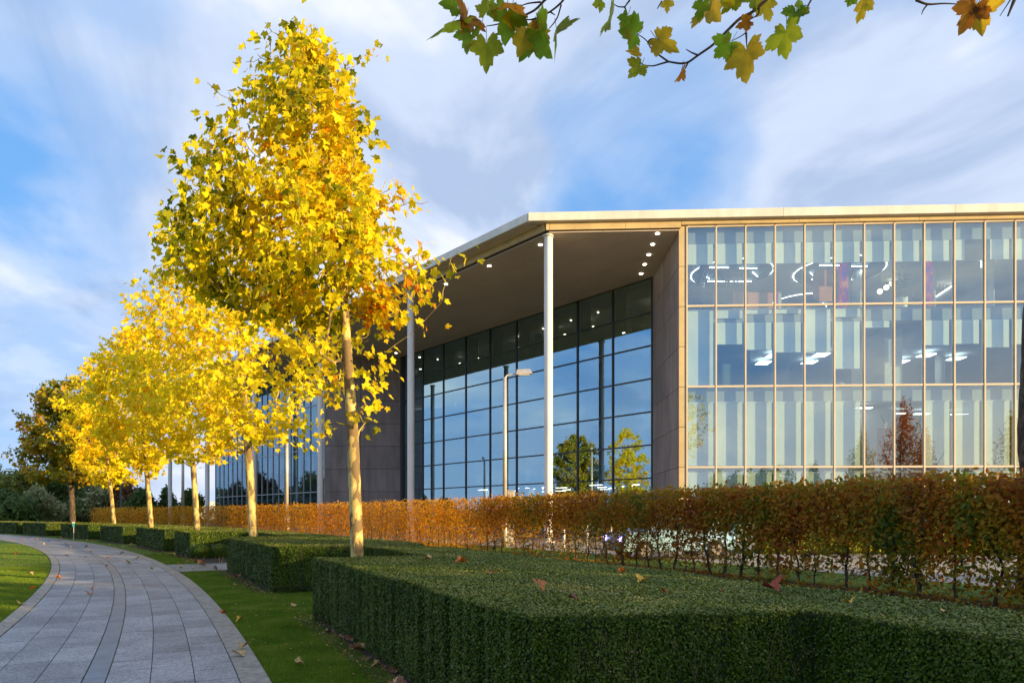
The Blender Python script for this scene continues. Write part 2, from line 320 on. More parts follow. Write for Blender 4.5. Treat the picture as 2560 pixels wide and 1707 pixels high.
# ================================================================== ground
def ring(mb, r0, r1, p0, p1, z, step=.35, zb=None):
    n = max(2, int(abs(p1 - p0) / step) + 1); ps = np.linspace(p0, p1, n)
    A = [(*pol(r0, p), z) for p in ps]; B = [(*pol(r1, p), z) for p in ps]; b = len(mb.V)
    mb.V += A + B; mb.F += [(b + i, b + n + i, b + n + i + 1, b + i + 1) for i in range(n - 1)]; return mb
def ringbox(mb, r0, r1, p0, p1, z0, z1, step=.35):
    n = max(2, int(abs(p1 - p0) / step) + 2); ps = np.linspace(p0, p1, n)
    poly = [pol(r0, p) for p in ps] + [pol(r1, p) for p in ps[::-1]]
    b = len(mb.V); k = 2 * n
    mb.V += [(x, y, z0) for x, y in poly] + [(x, y, z1) for x, y in poly]
    mb.F += [(b + k + i, b + k + 2 * n - 1 - i, b + k + 2 * n - 2 - i, b + k + i + 1) for i in range(n - 1)]
    mb.F += [(b + i, b + (i + 1) % k, b + k + (i + 1) % k, b + k + i) for i in range(k)]; return mb
g = MB(); nn = 48
for i in range(nn):
    for j in range(nn):
        pass
g.add([(-1500, -1500, -.02), (1500, -1500, -.02), (1500, 1500, -.02), (-1500, 1500, -.02)], [(0, 1, 2, 3)])
tag(g.build('ground', M['field']), kind='structure')
lw = MB(); ring(lw, 100, 131.85, 5, 75, .004, 1); ring(lw, 134.67, 137.5, 5, 75, .004, .6); ring(lw, 146.4, 149.2, 5, 75, .004, 1); ring(lw, 138.9, 145.6, 5, 75, .004, 1)
tag(lw.build('lawn', M['grass']), kind='structure')
bed = MB(); ring(bed, 137.5, 138.9, 18, 62, .004, .5)
for qa, qb in ((1330, 780), (680, 567), (476, 437), (407, 340), (307, 250), (221, 152), (116, 56)): ring(bed, 135.5, 137.6, ph_at(135.75, qa) - .08, ph_at(135.75, qb) + .08, .012, .3)
ring(bed, 145.55, 146.45, 18, 60, .004, .5); ring(bed, 135.6, 137.5, ph_at(135.75, 430 + 130), ph_at(135.75, 476), .010, .3)
tag(bed.build('mulch_bed', M['soil']), kind='structure')
pv = MB(); pv.add([(*pol(149.2, p), .0) for p in np.linspace(10, 60, 80)] + [(-75, 110, .0), (80, 110, .0), (90, -40, .0)], [tuple(range(83))])
pv2 = tag(pv.build('paved_forecourt', M['paving']), kind='structure')
# path ------------------------------------------------------------
path = MB(); ring(path, 131.85, 134.67, 14, 66, .002, .3); path = tag(path.build('path', M['moss']), kind='structure')
rs = np.random.RandomState(4)
RB = [132.06, 132.42, 132.79, 133.155]; RC = [133.345, 133.70, 134.06, 134.415]
bands = [(RB[i] + .004, RB[i + 1] - .004) for i in range(3)] + [(RC[i] + .004, RC[i + 1] - .004) for i in range(3)]
far = MB(); nslab = 0; slabs = []
for k, (a, b) in enumerate(bands):
    ph = 24.3 + rs.rand() * .2
    while ph < 60:
        L_ = .74 / 133 * 180 / math.pi * (1 if rs.rand() > .3 else .62); g_ = .006 / 133 * 180 / math.pi
        slabs.append((ph + g_, ph + L_ - g_, a, b)); ph += L_
slabs.sort()
for i, (p0, p1, a, b) in enumerate(slabs):
    z1 = .016 + rs.uniform(-.0015, .0015)
    if i < 290: ringbox(MB(), a, b, p0, p1, .003, z1, .25).build('slab', M['slab'], path) if False else None
    if i < 290:
        m = MB(); ringbox(m, a, b, p0, p1, .003, z1, .25); m.build('slab', M['slab'], path)
    else: ringbox(far, a, b, p0, p1, .003, z1, .5)
fs = far.build('slab', M['slab'], path); tag(fs, kind='stuff')
for nm, a, b, ln, zt, mm, lim in (('kerb_stone', 131.86, 132.05, .92, .022, 'kerb', 60), ('kerb_stone', 134.42, 134.66, .92, .022, 'kerb', 60), ('drain_channel', 133.162, 133.338, 1.9, .014, 'drain', 26)):
    ph = 24.3; dl = ln / 133 * 57.2958; rest = MB(); k = 0
    while ph < 60:
        if k < lim:
            m = MB(); ringbox(m, a, b, ph + .002, ph + dl - .002, .003, zt + rs.uniform(-.001, .001), .3); m.build(nm, M[mm], path)
        else: ringbox(rest, a, b, ph + .002, ph + dl - .002, .003, zt, .5)
        ph += dl; k += 1
    tag(rest.build(nm, M[mm], path), kind='stuff')
# spur to the beds
p_a, p_b = ph_at(134.67, 447), ph_at(134.67, 416)
spur = MB(); ring(spur, 134.665, 137.0, p_a, p_b, .0135, .2); spur = tag(spur.build('side_path', M['moss']), kind='structure')
for k in range(4):
    for j in range(2):
        m = MB(); q0 = p_a + (p_b - p_a) * j / 2; q1 = p_a + (p_b - p_a) * (j + 1) / 2
        ringbox(m, 134.68 + k * .58, 134.68 + (k + 1) * .58 - .01, q0 + .003, q1 - .003, .014, .024, .2); m.build('slab', M['slab'], spur)
# ================================================================== office building
BL = empty('office_building', (9.216, 36.0, 0), 'large glass and stone office building with an overhanging white roof behind the autumn hedge', 'office building')
hl = math.hypot(17.21, .75); uB = (17.21 / hl, -.75 / hl); nB = (.75 / hl, 17.21 / hl)
FB = frame(9.216, 36.0, uB[0], uB[1], nB[0], nB[1])
G0 = (8.867, 43.0); G1 = (-10.49, 64.9); gl = math.hypot(G1[0] - G0[0], G1[1] - G0[1]); uA = ((G1[0] - G0[0]) / gl, (G1[1] - G0[1]) / gl); nA = (uA[1], -uA[0])
FA = frame(*G0, uA[0], uA[1], nA[0], nA[1])
FD = frame(-17.8, 64.9, 1, 0, 0, 1)
W1 = (-38.0, 87.5); wl = math.hypot(W1[0] + 17.8, W1[1] - 64.9); uW = ((W1[0] + 17.8) / wl, (W1[1] - 64.9) / wl); nW = (uW[1], -uW[0])
FW = frame(-17.8, 64.9, uW[0], uW[1], nW[0], nW[1])
Z0R = [0.15, 3.99, 8.23, 12.47, 16.66]; PW = 1.526; NB = 16
def curtain(fr, n, pw, u_off, rows, mfr, mgl, fw, fdep_out, fdep_in, pane_d, hw, parent, last_row=None):
    for i in range(n):
        for r in range(len(rows) - 1):
            m = MB(); m.box(fr, u_off + i * pw + fw, u_off + (i + 1) * pw - fw, pane_d, pane_d + .012, rows[r] + hw, rows[r + 1] - hw)
            # one thin sheet reads as glass: keep a single face
            m2 = MB(); m2.add([fr(u_off + i * pw + fw - .004, pane_d, rows[r] + hw - .004), fr(u_off + (i + 1) * pw - fw + .004, pane_d, rows[r] + hw - .004), fr(u_off + (i + 1) * pw - fw + .004, pane_d, rows[r + 1] - hw + .004), fr(u_off + i * pw + fw - .004, pane_d, rows[r + 1] - hw + .004)], [(0, 1, 2, 3)])
            m2.build('pane', mgl, parent)
    for i in range(n + 1):
        m = MB(); m.box(fr, u_off + i * pw - fw, u_off + i * pw + fw, -fdep_out, fdep_in, rows[0], rows[-1]); m.build('mullion', mfr, parent)
    for z in rows:
        for i in range(n):
            m = MB(); m.box(fr, u_off + i * pw + fw, u_off + (i + 1) * pw - fw, -fdep_out * .6, fdep_in * .5, z - hw, z + hw); m.build('transom', mfr, parent)
curtain(FB, NB, PW, 0.0, Z0R, M['lightframe'], M['glass_front'], .035, .06, .17, .02, .05, BL)
# pier at the corner with stone panels, reveal with concrete panels
pz = [0] + [1.5 + 2.495 + (k - 2) * 2.107 for k in range(2, 9)] ; pz = [0, 1.88] + [3.99 + k * 2.115 for k in range(7)]
for a, b in zip(pz[:-1], pz[1:]):
    m = MB(); m.box(FB, -.41, -.055, -.02, .10, a + .012, b - .012); m.build('stone_panel', M['pier'], BL)
back = MB(); back.box(FB, -.38, -.09, .10, .45, 0, 16.7); back.box(FB, -.09, -.045, .0, .3, 0, 16.7); back.build('pier_backing', M['joint'], BL)
# reveal: from pier corner back to G0
rx0, ry0, _ = FB(-.41, -.02, 0); rl = math.hypot(G0[0] - rx0, G0[1] - ry0); ur = ((G0[0] - rx0) / rl, (G0[1] - ry0) / rl); nr = (ur[1], -ur[0])
FR = frame(rx0, ry0, ur[0], ur[1], nr[0], nr[1])
for (u0, u1) in ((.005, 3.2), (3.225, rl)):
    for a, b in zip(pz[:-1], pz[1:]):
        m = MB(); m.box(FR, u0, u1, 0, .08, a + .012, b - .012); m.build('concrete_panel', M['concrete'], BL)
rb = MB(); rb.box(FR, .14, rl, .08, .3, 0, 16.7); rb.build('reveal_backing', M['joint'], BL)
# dark atrium glazing
AW = 3.2; ga = [0.1] + [1.5 + 2.30 + k * 2.09 for k in range(6)] + [16.45]; ga = [0.1, 1.71] + ga[1:]
NA = 9
curtain(FA, NA, AW, .05, ga, M['darkframe'], M['glass_dark'], .06, .05, .12, .02, .045, BL)
tt = MB(); tt.box(FA, 0, gl, -.05, .2, 16.40, 16.60); tt.build('head_frame', M['darkframe'], BL)
for i in range(1, NA + 1):      # inner posts that lean back behind the glass
    b = FA(.05 + i * AW, .5, 0); t_ = FA(.05 + i * AW, 1.5, 16.4); m = MB()
    p = [FA(.05 + i * AW + s, d + o, z) for (z, o) in ((0, 0), (16.4, .0)) for (s, d) in ((-.09, .35), (.09, .35), (.09, .35 + (.35 if z == 0 else .95)), (-.09, .35 + (.35 if z == 0 else .95)))]
    m.add(p, [(3, 2, 1, 0), (4, 5, 6, 7), (0, 1, 5, 4), (1, 2, 6, 5), (2, 3, 7, 6), (3, 0, 4, 7)]); m.build('inner_post', M['post_dark'], BL)
for i, (u, d) in enumerate(((5.2, 4), (14.6, 4), (24, 4))):
    m = MB(); x, y, _ = FA(u, d, 0); m.tube([(x, y, 0), (x, y, 16.4)], .28, 16); m.build('inner_column', M['intgrey'], BL, smooth=True)
# atrium inside: stepped office floors with pale glazing and ceiling lights
for k, z in enumerate((4.0, 8.2, 12.4)):
    m = MB(); m.box(FA, -2, gl + 1, 7.2, 22, z, z + .55); m.build('floor_slab', M['bulkhead'], BL)
    m = MB(); m.box(FA, -2, gl + 1, 7.15, 7.22, z + .6, z + 1.5) ; m.build('balustrade', M['glass_front'], BL)
m = MB(); m.box(FA, -2, gl + 1, 22, 22.3, 0, 16.4); m.build('back_wall', M['intgrey'], BL)
m = MB(); m.box(FA, -1, gl + .5, 1, 22, .0, .12); m.build('atrium_floor', M['carpet'], BL)
rs = np.random.RandomState(9)
for fl, (zb, zt) in enumerate(((.1, 4.0), (4.55, 8.2), (8.75, 12.4), (12.95, 16.4))):
    u = 1.0
    while u < gl:
        w = rs.uniform(.7, 2.6)
        if rs.rand() < .6:
            m = MB(); m.box(FA, u, min(u + w, gl), 8.2 + rs.uniform(0, 1.5), 10.5, zb, zt - .02); m.build('inner_partition', M['intwall' if rs.rand() < .55 else 'blind'], BL)
        u += w + rs.uniform(.5, 2.2)
for a in range(9):
    for b in range(5):
        if rs.rand() < .25: continue
        m = MB(); u = 2.2 + a * 3.0; d = 7.9 + b * 2.0; m.box(FA, u, u + 1.3, d, d + .28, 3.93, 3.98); m.build('ceiling_light', M['lightpanel'], BL)
for a in range(10):
    for z, d in ((16.38, 3.0), (16.38, 5.5)):
        x, y, _ = FA(1.5 + a * 2.9 + rs.uniform(-.3, .3), d, 0); m = MB(); m.tube([(x, y, z - .02), (x, y, z)], .08, 8); m.build('downlight', M['downlight'], BL)
# narrow dark return beside the concrete end wall and the end wall
m = MB(); m.box(FA, gl - .35, gl + .3, -.1, .3, 0, 16.5); m.build('corner_frame', M['darkframe'], BL)
dz = [0, 1.89] + [3.8 + k * 2.115 for k in range(6)] + [16.5]; dz = [0, 1.66] + [3.68 + k * 2.143 for k in range(6)] + [16.5]
for (u0, u1) in ((0, 3.38), (3.4, 7.2)):
    for a, b in zip(dz[:-1], dz[1:]):
        m = MB(); m.box(FD, u0 + .008, u1 - .008, 0, .1, a + .016, b - .016); m.build('concrete_panel', M['concrete'], BL)
m = MB(); m.box(FD, 0, 7.31, .1, .5, 0, 16.5); m.build('end_wall_backing', M['joint'], BL)
# wing glazing
gw = [.1, 3.68, 7.9, 12.1, 16.45]
curtain(FW, 20, wl / 20, 0, gw, M['greyframe'], M['glass_wing'], .03, .05, .12, .02, .045, BL)
for k, z in enumerate((3.3, 7.5, 11.7, 16.3)):
    m = MB(); m.box(FW, 0, wl, .6, 9, z - .4, z); m.build('floor_slab', M['bulkhead'], BL)
for i in range(5):
    x, y, _ = FW(3 + i * 6, 1.6, 0); m = MB(); m.tube([(x, y, 0), (x, y, 16.2)], .25, 14); m.build('inner_column', M['intwall'], BL, smooth=True)
m = MB(); m.box(FW, 0, wl, 9, 9.3, 0, 16.3); m.build('back_wall', M['intwall'], BL)
for i in range(20):
    for r in range(1, 4):
        if rs.rand() < .55:
            h = rs.uniform(.3, .8); zt = gw[r + 1] - .5; m = MB(); m.box(FW, i * wl / 20 + .08, (i + 1) * wl / 20 - .08, .35, .37, zt - h * 3.6, zt); m.build('blind', M['blind'], BL)
# outer walls that close the blocks behind
m = MB(); m.prism([(W1[0], W1[1]), (W1[0] + .3, W1[1] - .2), (-24, 104), (-24.3, 104.3)], 0, 16.5); m.build('outer_wall', M['concrete'], BL)
xr, yr, _ = FB(NB * PW, 0, 0); m = MB(); m.prism([(xr, yr), (xr + .3, yr), (xr + 2.3, yr + 34), (xr + 2, yr + 34)], 0, 16.5); m.build('outer_wall', M['concrete'], BL)
m = MB(); m.prism([(xr + 2, yr + 34), (xr + 2, yr + 34.4), (-24, 104.6), (-24.3, 104.2)], 0, 16.5); m.build('outer_wall', M['concrete'], BL)
# roof ------------------------------------------------------------
def A_from(x, y, t): return (x + uA[0] * t, y + uA[1] * t)
f0 = (.86, 35.95); fR = (f0[0] + uB[0] * 40, f0[1] + uB[1] * 40); fL = A_from(*f0, 74)
fRb = (fR[0] + nB[0] * 36, fR[1] + nB[1] * 36); fLb = (fL[0] + nA[0] * 26, fL[1] + nA[1] * 26)
m = MB(); m.prism([(f0[0] + .3, f0[1] + .2), (fR[0] - .1, fR[1] + .2), fRb, (fLb[0], fLb[1]), (fL[0] + .3, fL[1] - .1)], 17.0, 17.3); m.build('roof', M['white_metal'], BL)
FF = frame(*f0, uB[0], uB[1], nB[0], nB[1]); FL_ = frame(*f0, uA[0], uA[1], nA[0], nA[1])
u = 0.0
for w in (13.2, 8.7, 8.7, 9.4):
    m = MB(); m.box(FF, u + (.004 if u else 0), u + w - .004, 0, .12, 16.95, 17.39); m.build('roof_fascia', M['fascia'], BL, bevel=.015); u += w
u = .1
for w in (14, 14, 14, 14, 18):
    m = MB(); m.box(FL_, u + .004, u + w - .004, 0, .12, 16.95, 17.385); m.build('roof_fascia', M['fascia'], BL, bevel=.015); u += w
m = MB(); m.box(FF, .12, 40, .12, .45, 16.93, 16.99); m.box(FL_, .12, 74, .12, 1.05, 16.93, 16.985); m.build('eaves_lining', M['soffit'], BL)
b0 = (1.8, 36.17); FBb = frame(*b0, uB[0], uB[1], nB[0], nB[1]); FBa = frame(*b0, uA[0], uA[1], nA[0], nA[1])
u = 0
for w in [.2] + [4.0] + [2.9] + [3.05] * 10:
    if u + w > 39: break
    m = MB(); m.box(FBb, u + .008, u + w - .008, 0, .1, 16.56 if u < 7 else 16.74, 16.93); m.build('band_panel', M['band'], BL); u += w
u = .12
for w in [5.8] * 12:
    m = MB(); m.box(FBa, u + .006, u + w - .006, 0, .1, 16.56, 16.93); m.build('band_panel', M['band'], BL); u += w
m = MB(); m.box(FBb, 0, 7.0, .1, .3, 16.53, 16.9); m.box(FBa, .35, 70, .1, .3, 16.53, 16.9); m.build('band_backing', M['joint'], BL)
m = MB(); m.box(FBb, 7.15, 36, .02, .3, 16.715, 16.9);  m.build('band_backing', M['pier'], BL)
# soffit boards in strips along the roof edge
w0 = .15; k = 0
while w0 < 15.5:
    w1 = w0 + 2.85; a = FBb(w0 + .03, .1, 0)[:2]; b = FBb(w1 - .0, .1, 0)[:2]
    tl = 72
    fr_ = [a, b] if w1 <= 7.05 else ([a, FBb(7.05, .1, 0)[:2], FBb(7.05, .8, 0)[:2], FBb(w1, .8, 0)[:2]] if w0 < 7.05 else [FBb(w0 + .03, .8, 0)[:2], FBb(w1, .8, 0)[:2]])
    m = MB(); m.prism(fr_ + [A_from(*b, tl), A_from(*a, tl)], 16.45 + .0, 16.5); m.build('soffit_board', M['soffit'], BL); w0 = w1 ; k += 1
m = MB(); a = FBb(.05, .1, 0)[:2]; b = FBb(15.3, .1, 0)[:2]; m.prism([a, FBb(7.05, .1, 0)[:2], FBb(7.05, .8, 0)[:2], FBb(15.3, .8, 0)[:2], A_from(*b, 72), A_from(*a, 72)], 16.52, 16.56); m.build('soffit_backing', M['joint'], BL)
def dl(px, py, hh=14.93):
    Z = hh * 1707 / (1285 - py); x = (px - 1280) / 1707 * Z; m = MB(); m.tube([(x, Z, 16.425), (x, Z, 16.46)], .105, 12); m.build('downlight', M['downlight'], BL)
for q in ((1644, 584), (1632, 611), (1622, 637), (1612, 661), (1603, 684), (1351, 612), (1223, 665), (1115, 710), (938, 782), (990, 882), (860, 890)): dl(*q)
# columns
cz = lambda px: 36.6 * 1672 / (px + 300)
for px in (1371, 1027, 801, 636, 518, 425):
    Z = cz(px); x = (px - 1280) / 1707 * Z; r = .235
    m = MB(); m.tube([(x, Z, .05), (x, Z, 16.46)], r, 28, cap=False); c_ = m.build('column', M['white_metal'], BL, smooth=True)
    m = MB(); m.tube([(x, Z, 16.36), (x, Z, 16.44)], r + .09, 28); m.build('capital', M['fascia'], c_)
    m = MB(); m.tube([(x, Z, 0), (x, Z, .06)], r + .12, 28); m.build('base_plate', M['white_metal'], c_)
# -------------------------------------------------- inside the right block
for k, z in enumerate((3.99, 8.23, 12.47)):
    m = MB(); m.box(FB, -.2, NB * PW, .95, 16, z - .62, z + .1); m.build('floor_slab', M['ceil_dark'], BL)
for k, z in enumerate((3.99, 8.23, 12.47, 16.66)):
    m = MB(); m.box(FB, -.02, NB * PW, .36, .95, z - (.78 if k else .3), z - .06); m.build('bulkhead', M['bulkhead'], BL)
m = MB(); m.box(FB, -.2, NB * PW, .95, 16, 15.7, 15.9); m.build('ceiling', M['ceil'], BL)
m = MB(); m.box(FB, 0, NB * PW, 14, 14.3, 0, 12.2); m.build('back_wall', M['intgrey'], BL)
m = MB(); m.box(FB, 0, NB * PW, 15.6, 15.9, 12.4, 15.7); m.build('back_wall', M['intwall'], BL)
m = MB(); m.box(FB, .05, .2, .95, 15, 0, 15.7); m.build('side_wall', M['intwall'], BL)
m = MB(); m.box(FB, NB * PW - .2, NB * PW - .05, .95, 15, 0, 15.7); m.build('side_wall', M['intgrey'], BL)
m = MB(); m.box(FB, .2, NB * PW, .3, 15, .02, .15); m.build('ground_floor', M['carpet'], BL)
def blind(i, ztop, zbot, mt='blind', d=.34, u0=.07, u1=PW - .07, nm='blind'):
    m = MB(); m.box(FB, i * PW + u0, i * PW + u1, d, d + .012, zbot, ztop); b = m.build(nm, M[mt], BL)
    m = MB(); m.box(FB, i * PW + u0, i * PW + u1, d - .01, d + .02, zbot - .035, zbot); m.build('bottom_bar', M['white_metal'], b)
T3 = 16.66 - .80
for i in range(NB):
    if i == 9: blind(i, T3, 14.82, u1=.72)
    elif i == 10: blind(i, T3, 14.84, u0=.5)
    else: blind(i, T3, 14.80)
T2 = 12.47 - .80
mid = {0: None, 1: 10.55, 2: 10.25, 3: 10.1, 4: None, 5: 9.2, 6: 11.35, 7: 0, 8: 10.4, 9: 10.45, 10: 10.25}
for i in range(NB):
    v = mid.get(i, 10.4)
    if v is None:
        m = MB(); zb = 8.32 if i == 0 else 10.1; m.box(FB, i * PW + .07, i * PW + PW - .07, .3, .33, zb, 12.38); m.build('window_board', M['board'], BL)
        if i: blind(i, zb, zb - .03, 'board')
    elif v:
        blind(i, T2, v)
        if i in (1, 2, 3, 5):
            m = MB(); m.box(FB, i * PW + .07, i * PW + PW - .07, .28, .3, 12.38 - (.5 if i in (1, 5) else .28), 12.38); m.build('window_board', M['board'], BL)
def venetian(i, zt, zb):
    m = MB(); z = zt
    while z > zb:
        u0, u1 = i * PW + .06, (i + 1) * PW - .06
        m.add([FB(u0, .335, z), FB(u1, .335, z), FB(u1, .318, z - .046), FB(u0, .318, z - .046)], [(0, 1, 2, 3)]); z -= .052
    b = m.build('venetian_blind', M['blind'], BL); b['kind'] = 'stuff'
    m = MB(); m.box(FB, i * PW + .05, (i + 1) * PW - .05, .30, .36, zt, zt + .05); m.build('head_rail', M['white_metal'], b)
for i in range(NB):
    if i in (6, 7): continue
    venetian(i, 8.23 - .82, 4.1); venetian(i, 3.68, .3)
# room behind the two open ground floor windows: wall, door
m = MB(); m.box(FB, 6 * PW + .1, 8 * PW - .1, 2.6, 2.75, 4.1, 7.4); m.build('room_wall', M['intwall'], BL)
m = MB(); m.box(FB, 7.25 * PW, 7.72 * PW, 2.52, 2.6, 4.1, 6.3)
M['reddoor'] = surf('dark red door', (.30, .05, .02), rough=.4); dr = m.build('inner_door', M['reddoor'], BL)
m = MB(); m.box(FB, 7.66 * PW, 7.69 * PW, 2.46, 2.52, 5.1, 5.25); m.build('handle', M['joint'], dr)
m = MB(); m.box(FB, 7.5 * PW, 7.56 * PW, 2.5, 2.52, 5.5, 5.8); m.build('notice', M['board'], dr)
# white wall and open view of the middle floor
m = MB(); m.box(FB, 7.0 * PW + .5, 7.95 * PW, 2.0, 6.0, 8.35, 11.7); m.build('room_wall', M['intwall'], BL)
m = MB(); m.box(FB, 4.0 * PW + .1, 4.7 * PW, 5.2, 5.4, 8.35, 11.7); m.build('room_wall', M['intwall'], BL)
m = MB(); m.box(FB, 1.0 * PW + .1, 3.0 * PW, 4.2, 4.4, 8.35, 11.7); m.build('room_wall', M['intgrey'], BL)
for u, d, z in ((3.0, 8.2, 11.6), (4.4, 7.3, 11.6), (4.4, 9.4, 11.6), (6.3, 7.2, 11.6), (6.35, 9.3, 11.6), (9.3, 8, 11.6), (8.55, 9.6, 11.6), (10.7, 7.6, 11.6), (10.25, 9.4, 11.6), (12.3, 8.6, 11.6), (2.2, 10, 11.6)):
    m = MB(); m.box(FB, u * PW, u * PW + .62 * 1.3, d, d + .9, z - .03, z + .0); m.build('ceiling_light', M['lightpanel'], BL)
for u, d in ((6.3, 1.8), (8.2, 4.0), (9.2, 4.2), (10.7, 4.5)):
    m = MB(); m.box(FB, u * PW, u * PW + .85, d, d + .3, 7.33, 7.36); m.build('ceiling_light', M['lightpanel'], BL)
m = MB(); m.box(FB, 10.9 * PW, 10.9 * PW + .9, 3, 3.9, 15.64, 15.68); m.build('ceiling_light', M['lightpanel'], BL)
def pxu(px, Z):  # column position inside at depth Z
    return (px - 1280) / 1707 * Z
for px, Z, r in ((2143, 40.0, .27), (2474, 38.0, .22), (2345, 44, .3)):
    x = pxu(px, Z); m = MB(); m.tube([(x, Z, 12.57), (x, Z, 15.7)], r, 20, cap=False); m.build('inner_column', M['board'], BL, smooth=True)
x = pxu(2350, 44.); m = MB(); m.tube([(x, 44, 8.33), (x, 44, 11.7)], .28, 16, cap=False); m.build('inner_column', M['intwall'], BL, smooth=True)
# ring lights in the top ceiling
def ringlight(px, py, rad, bars):
    Z = 14.2 * 1707 / (1285 - py); x = pxu(px, Z); zc = 15.68
    e = empty('ring_light', (x, Z, zc), None)
    a = np.linspace(0, 2 * np.pi, 49)
    m = MB(); m.add([(x + rad * math.cos(t), Z + rad * math.sin(t), zc - .01) for t in a[:-1]], [tuple(range(48))]); m.build('ceiling_recess', M['intgrey'], e)
    V = []; 
    m = MB(); pts = [(x + (rad + .05) * math.cos(t), Z + (rad + .05) * math.sin(t), zc - .05) for t in a]; m.tube(pts, .05, 6, cap=False); m.build('rim', M['darkframe'], e)
    m = MB(); pts = [(x + (rad + .16) * math.cos(t), Z + (rad + .16) * math.sin(t), zc - .02) for t in a]; m.tube(pts, .007, 6, cap=False); m.build('glowing_strip', M['glowring'], e)
    for (dx, dy, an, ln) in bars:
        c, s = math.cos(an) * ln / 2, math.sin(an) * ln / 2
        m = MB(); m.tube([(x + dx - c, Z + dy - s, zc - .12), (x + dx + c, Z + dy + s, zc - .12)], .020, 6); m.build('light_bar', M['glowring'], e)
    return e
bars = [(-.5, 1.1, 0, 1.2), (.9, 1.1, 0, 1.3), (1.35, -.1, .9, .9), (-1.1, -1.2, 0, 1.1), (.6, -1.1, 0, 1.0), (-1.4, .3, .9, .9)]
e = ringlight(1829, 681, 2.15, bars); tag(e, 'glowing oval ring light in the ceiling behind the black feather flag', 'ceiling light')
e = ringlight(2097, 676, 2.3, bars); tag(e, 'glowing oval ring light in the ceiling above the rounded orange board', 'ceiling light')
e = ringlight(2010, 757, 2.0, bars[:3]); tag(e, 'lowest and farthest ring light, cut off by the window transom left of the orange board', 'ceiling light')
# ================================================================== things inside the top floor
def at(px, py, Z): return P3(px, py, Z)
FLZ = 12.58
def board_shape(cx, cz, w, h, rr, y, th, n=6):
    pts = []
    for sx, sz, a0 in ((1, 1, 0), (-1, 1, 90), (-1, -1, 180), (1, -1, 270)):
        for k in range(n + 1):
            a = R_(a0 + 90 * k / n); pts.append((cx + sx * (w / 2 - rr) + rr * math.cos(a), cz + sz * (h / 2 - rr) + rr * math.sin(a)))
    m = MB(); k = len(pts)
    m.add([(x, y, z) for x, z in pts] + [(x, y + th, z) for x, z in pts], [tuple(range(k)), tuple(range(k, 2 * k))[::-1]] + [(i, k + i, k + (i + 1) % k, (i + 1) % k) for i in range(k)]); return m
M['orange'] = surf('orange felt', (.62, .25, .12), (.55, .22, .11), 2, rough=.9)
M['black'] = surf('black fabric', (.02, .02, .025), rough=.6)
M['globe'] = glow('lit globe lamp', (1, .78, .45), 2.6)
M['plantpot'] = surf('white plant pot', (.8, .78, .72), rough=.4)
M['leafgreen'] = leafmat('house plant leaves', [(0, (.02, .06, .01)), (1, (.06, .12, .02))], .2)
def poster():
    m, N, L = mat('purple and red screen picture'); o = N('ShaderNodeOutputMaterial'); e = N('ShaderNodeEmission')
    c = rampn(N, L, posn(N, L, 2.6, 6, .7, stretch=(1, 1, .7)), [(.3, (.05, .02, .25)), (.45, (.28, .03, .35)), (.55, (.8, .06, .12)), (.63, (1, .35, .15)), (.7, (.2, .1, .6))])
    L(c, e.inputs[0]); e.inputs[1].default_value = .28; L(e.outputs[0], o.inputs[0]); return m
M['poster'] = poster()
# feather flag with its lettering
Z = 37.6; fx, _, _ = at(1757, 700, Z)
fl = empty('feather_flag', (fx - .3, Z, FLZ), 'black feather flag lettered in white, standing in the first top floor window', 'flag')
zz = lambda py: at(0, py, Z)[2]; xx = lambda px: at(px, 0, Z)[0]
out = [(1741, 762), (1741.5, 720), (1744, 690), (1749, 670), (1757, 657), (1766, 653.5), (1774, 655), (1773, 664), (1769, 680), (1764, 700), (1759, 722), (1752, 738), (1745, 740)]
m = MB(); k = len(out); m.add([(xx(a), Z, zz(b)) for a, b in out] + [(xx(a), Z + .03, zz(b)) for a, b in out], [tuple(range(k)), tuple(range(k, 2 * k))[::-1]] + [(i, k + i, k + (i + 1) % k, (i + 1) % k) for i in range(k)]); m.build('cloth', M['black'], fl)
m = MB(); m.tube([(xx(1740.5), Z, FLZ), (xx(1741), Z, zz(720)), (xx(1743.5), Z, zz(690)), (xx(1749), Z, zz(669)), (xx(1757), Z, zz(656)), (xx(1766), Z, zz(652.5))], .02, 6); m.build('pole', M['darkframe'], fl)
m = MB(); m.tube([(xx(1740.5), Z, FLZ), (xx(1740.5), Z, FLZ + .06)], .25, 12); m.build('base', M['darkframe'], fl)
def text(s, size, x, y, z, rot, mt, parent, name='lettering', ext=.006, align='LEFT'):
    c = bpy.data.curves.new('t', 'FONT'); c.body = s; c.size = size; c.extrude = ext; c.offset = size * .02; c.align_x = align
    o = bpy.data.objects.new('t', c); COL.objects.link(o); bpy.context.view_layer.update()
    me = bpy.data.meshes.new_from_object(o.evaluated_get(bpy.context.evaluated_depsgraph_get())); bpy.data.objects.remove(o)
    r = link(name, me, M[mt], parent); r.rotation_euler = rot
    q = Vector((0, 0, 0)); p = parent
    while p: q += p.location; p = p.parent
    r.location = Vector((x, y, z)) - q; return r
text('LEGION', .31, xx(1760), Z - .02, zz(718.5), (R_(90), R_(-80), 0), 'board', fl)
text('Lenovo', .10, xx(1751), Z - .02, zz(712), (R_(90), R_(-82), 0), 'board', fl)
m = MB(); m.box(world, xx(1768), xx(1771), Z - .01, Z - .004, zz(669), zz(661)); M['red'] = surf('red mark', (.6, .03, .03)); m.build('mark', M['red'], fl)
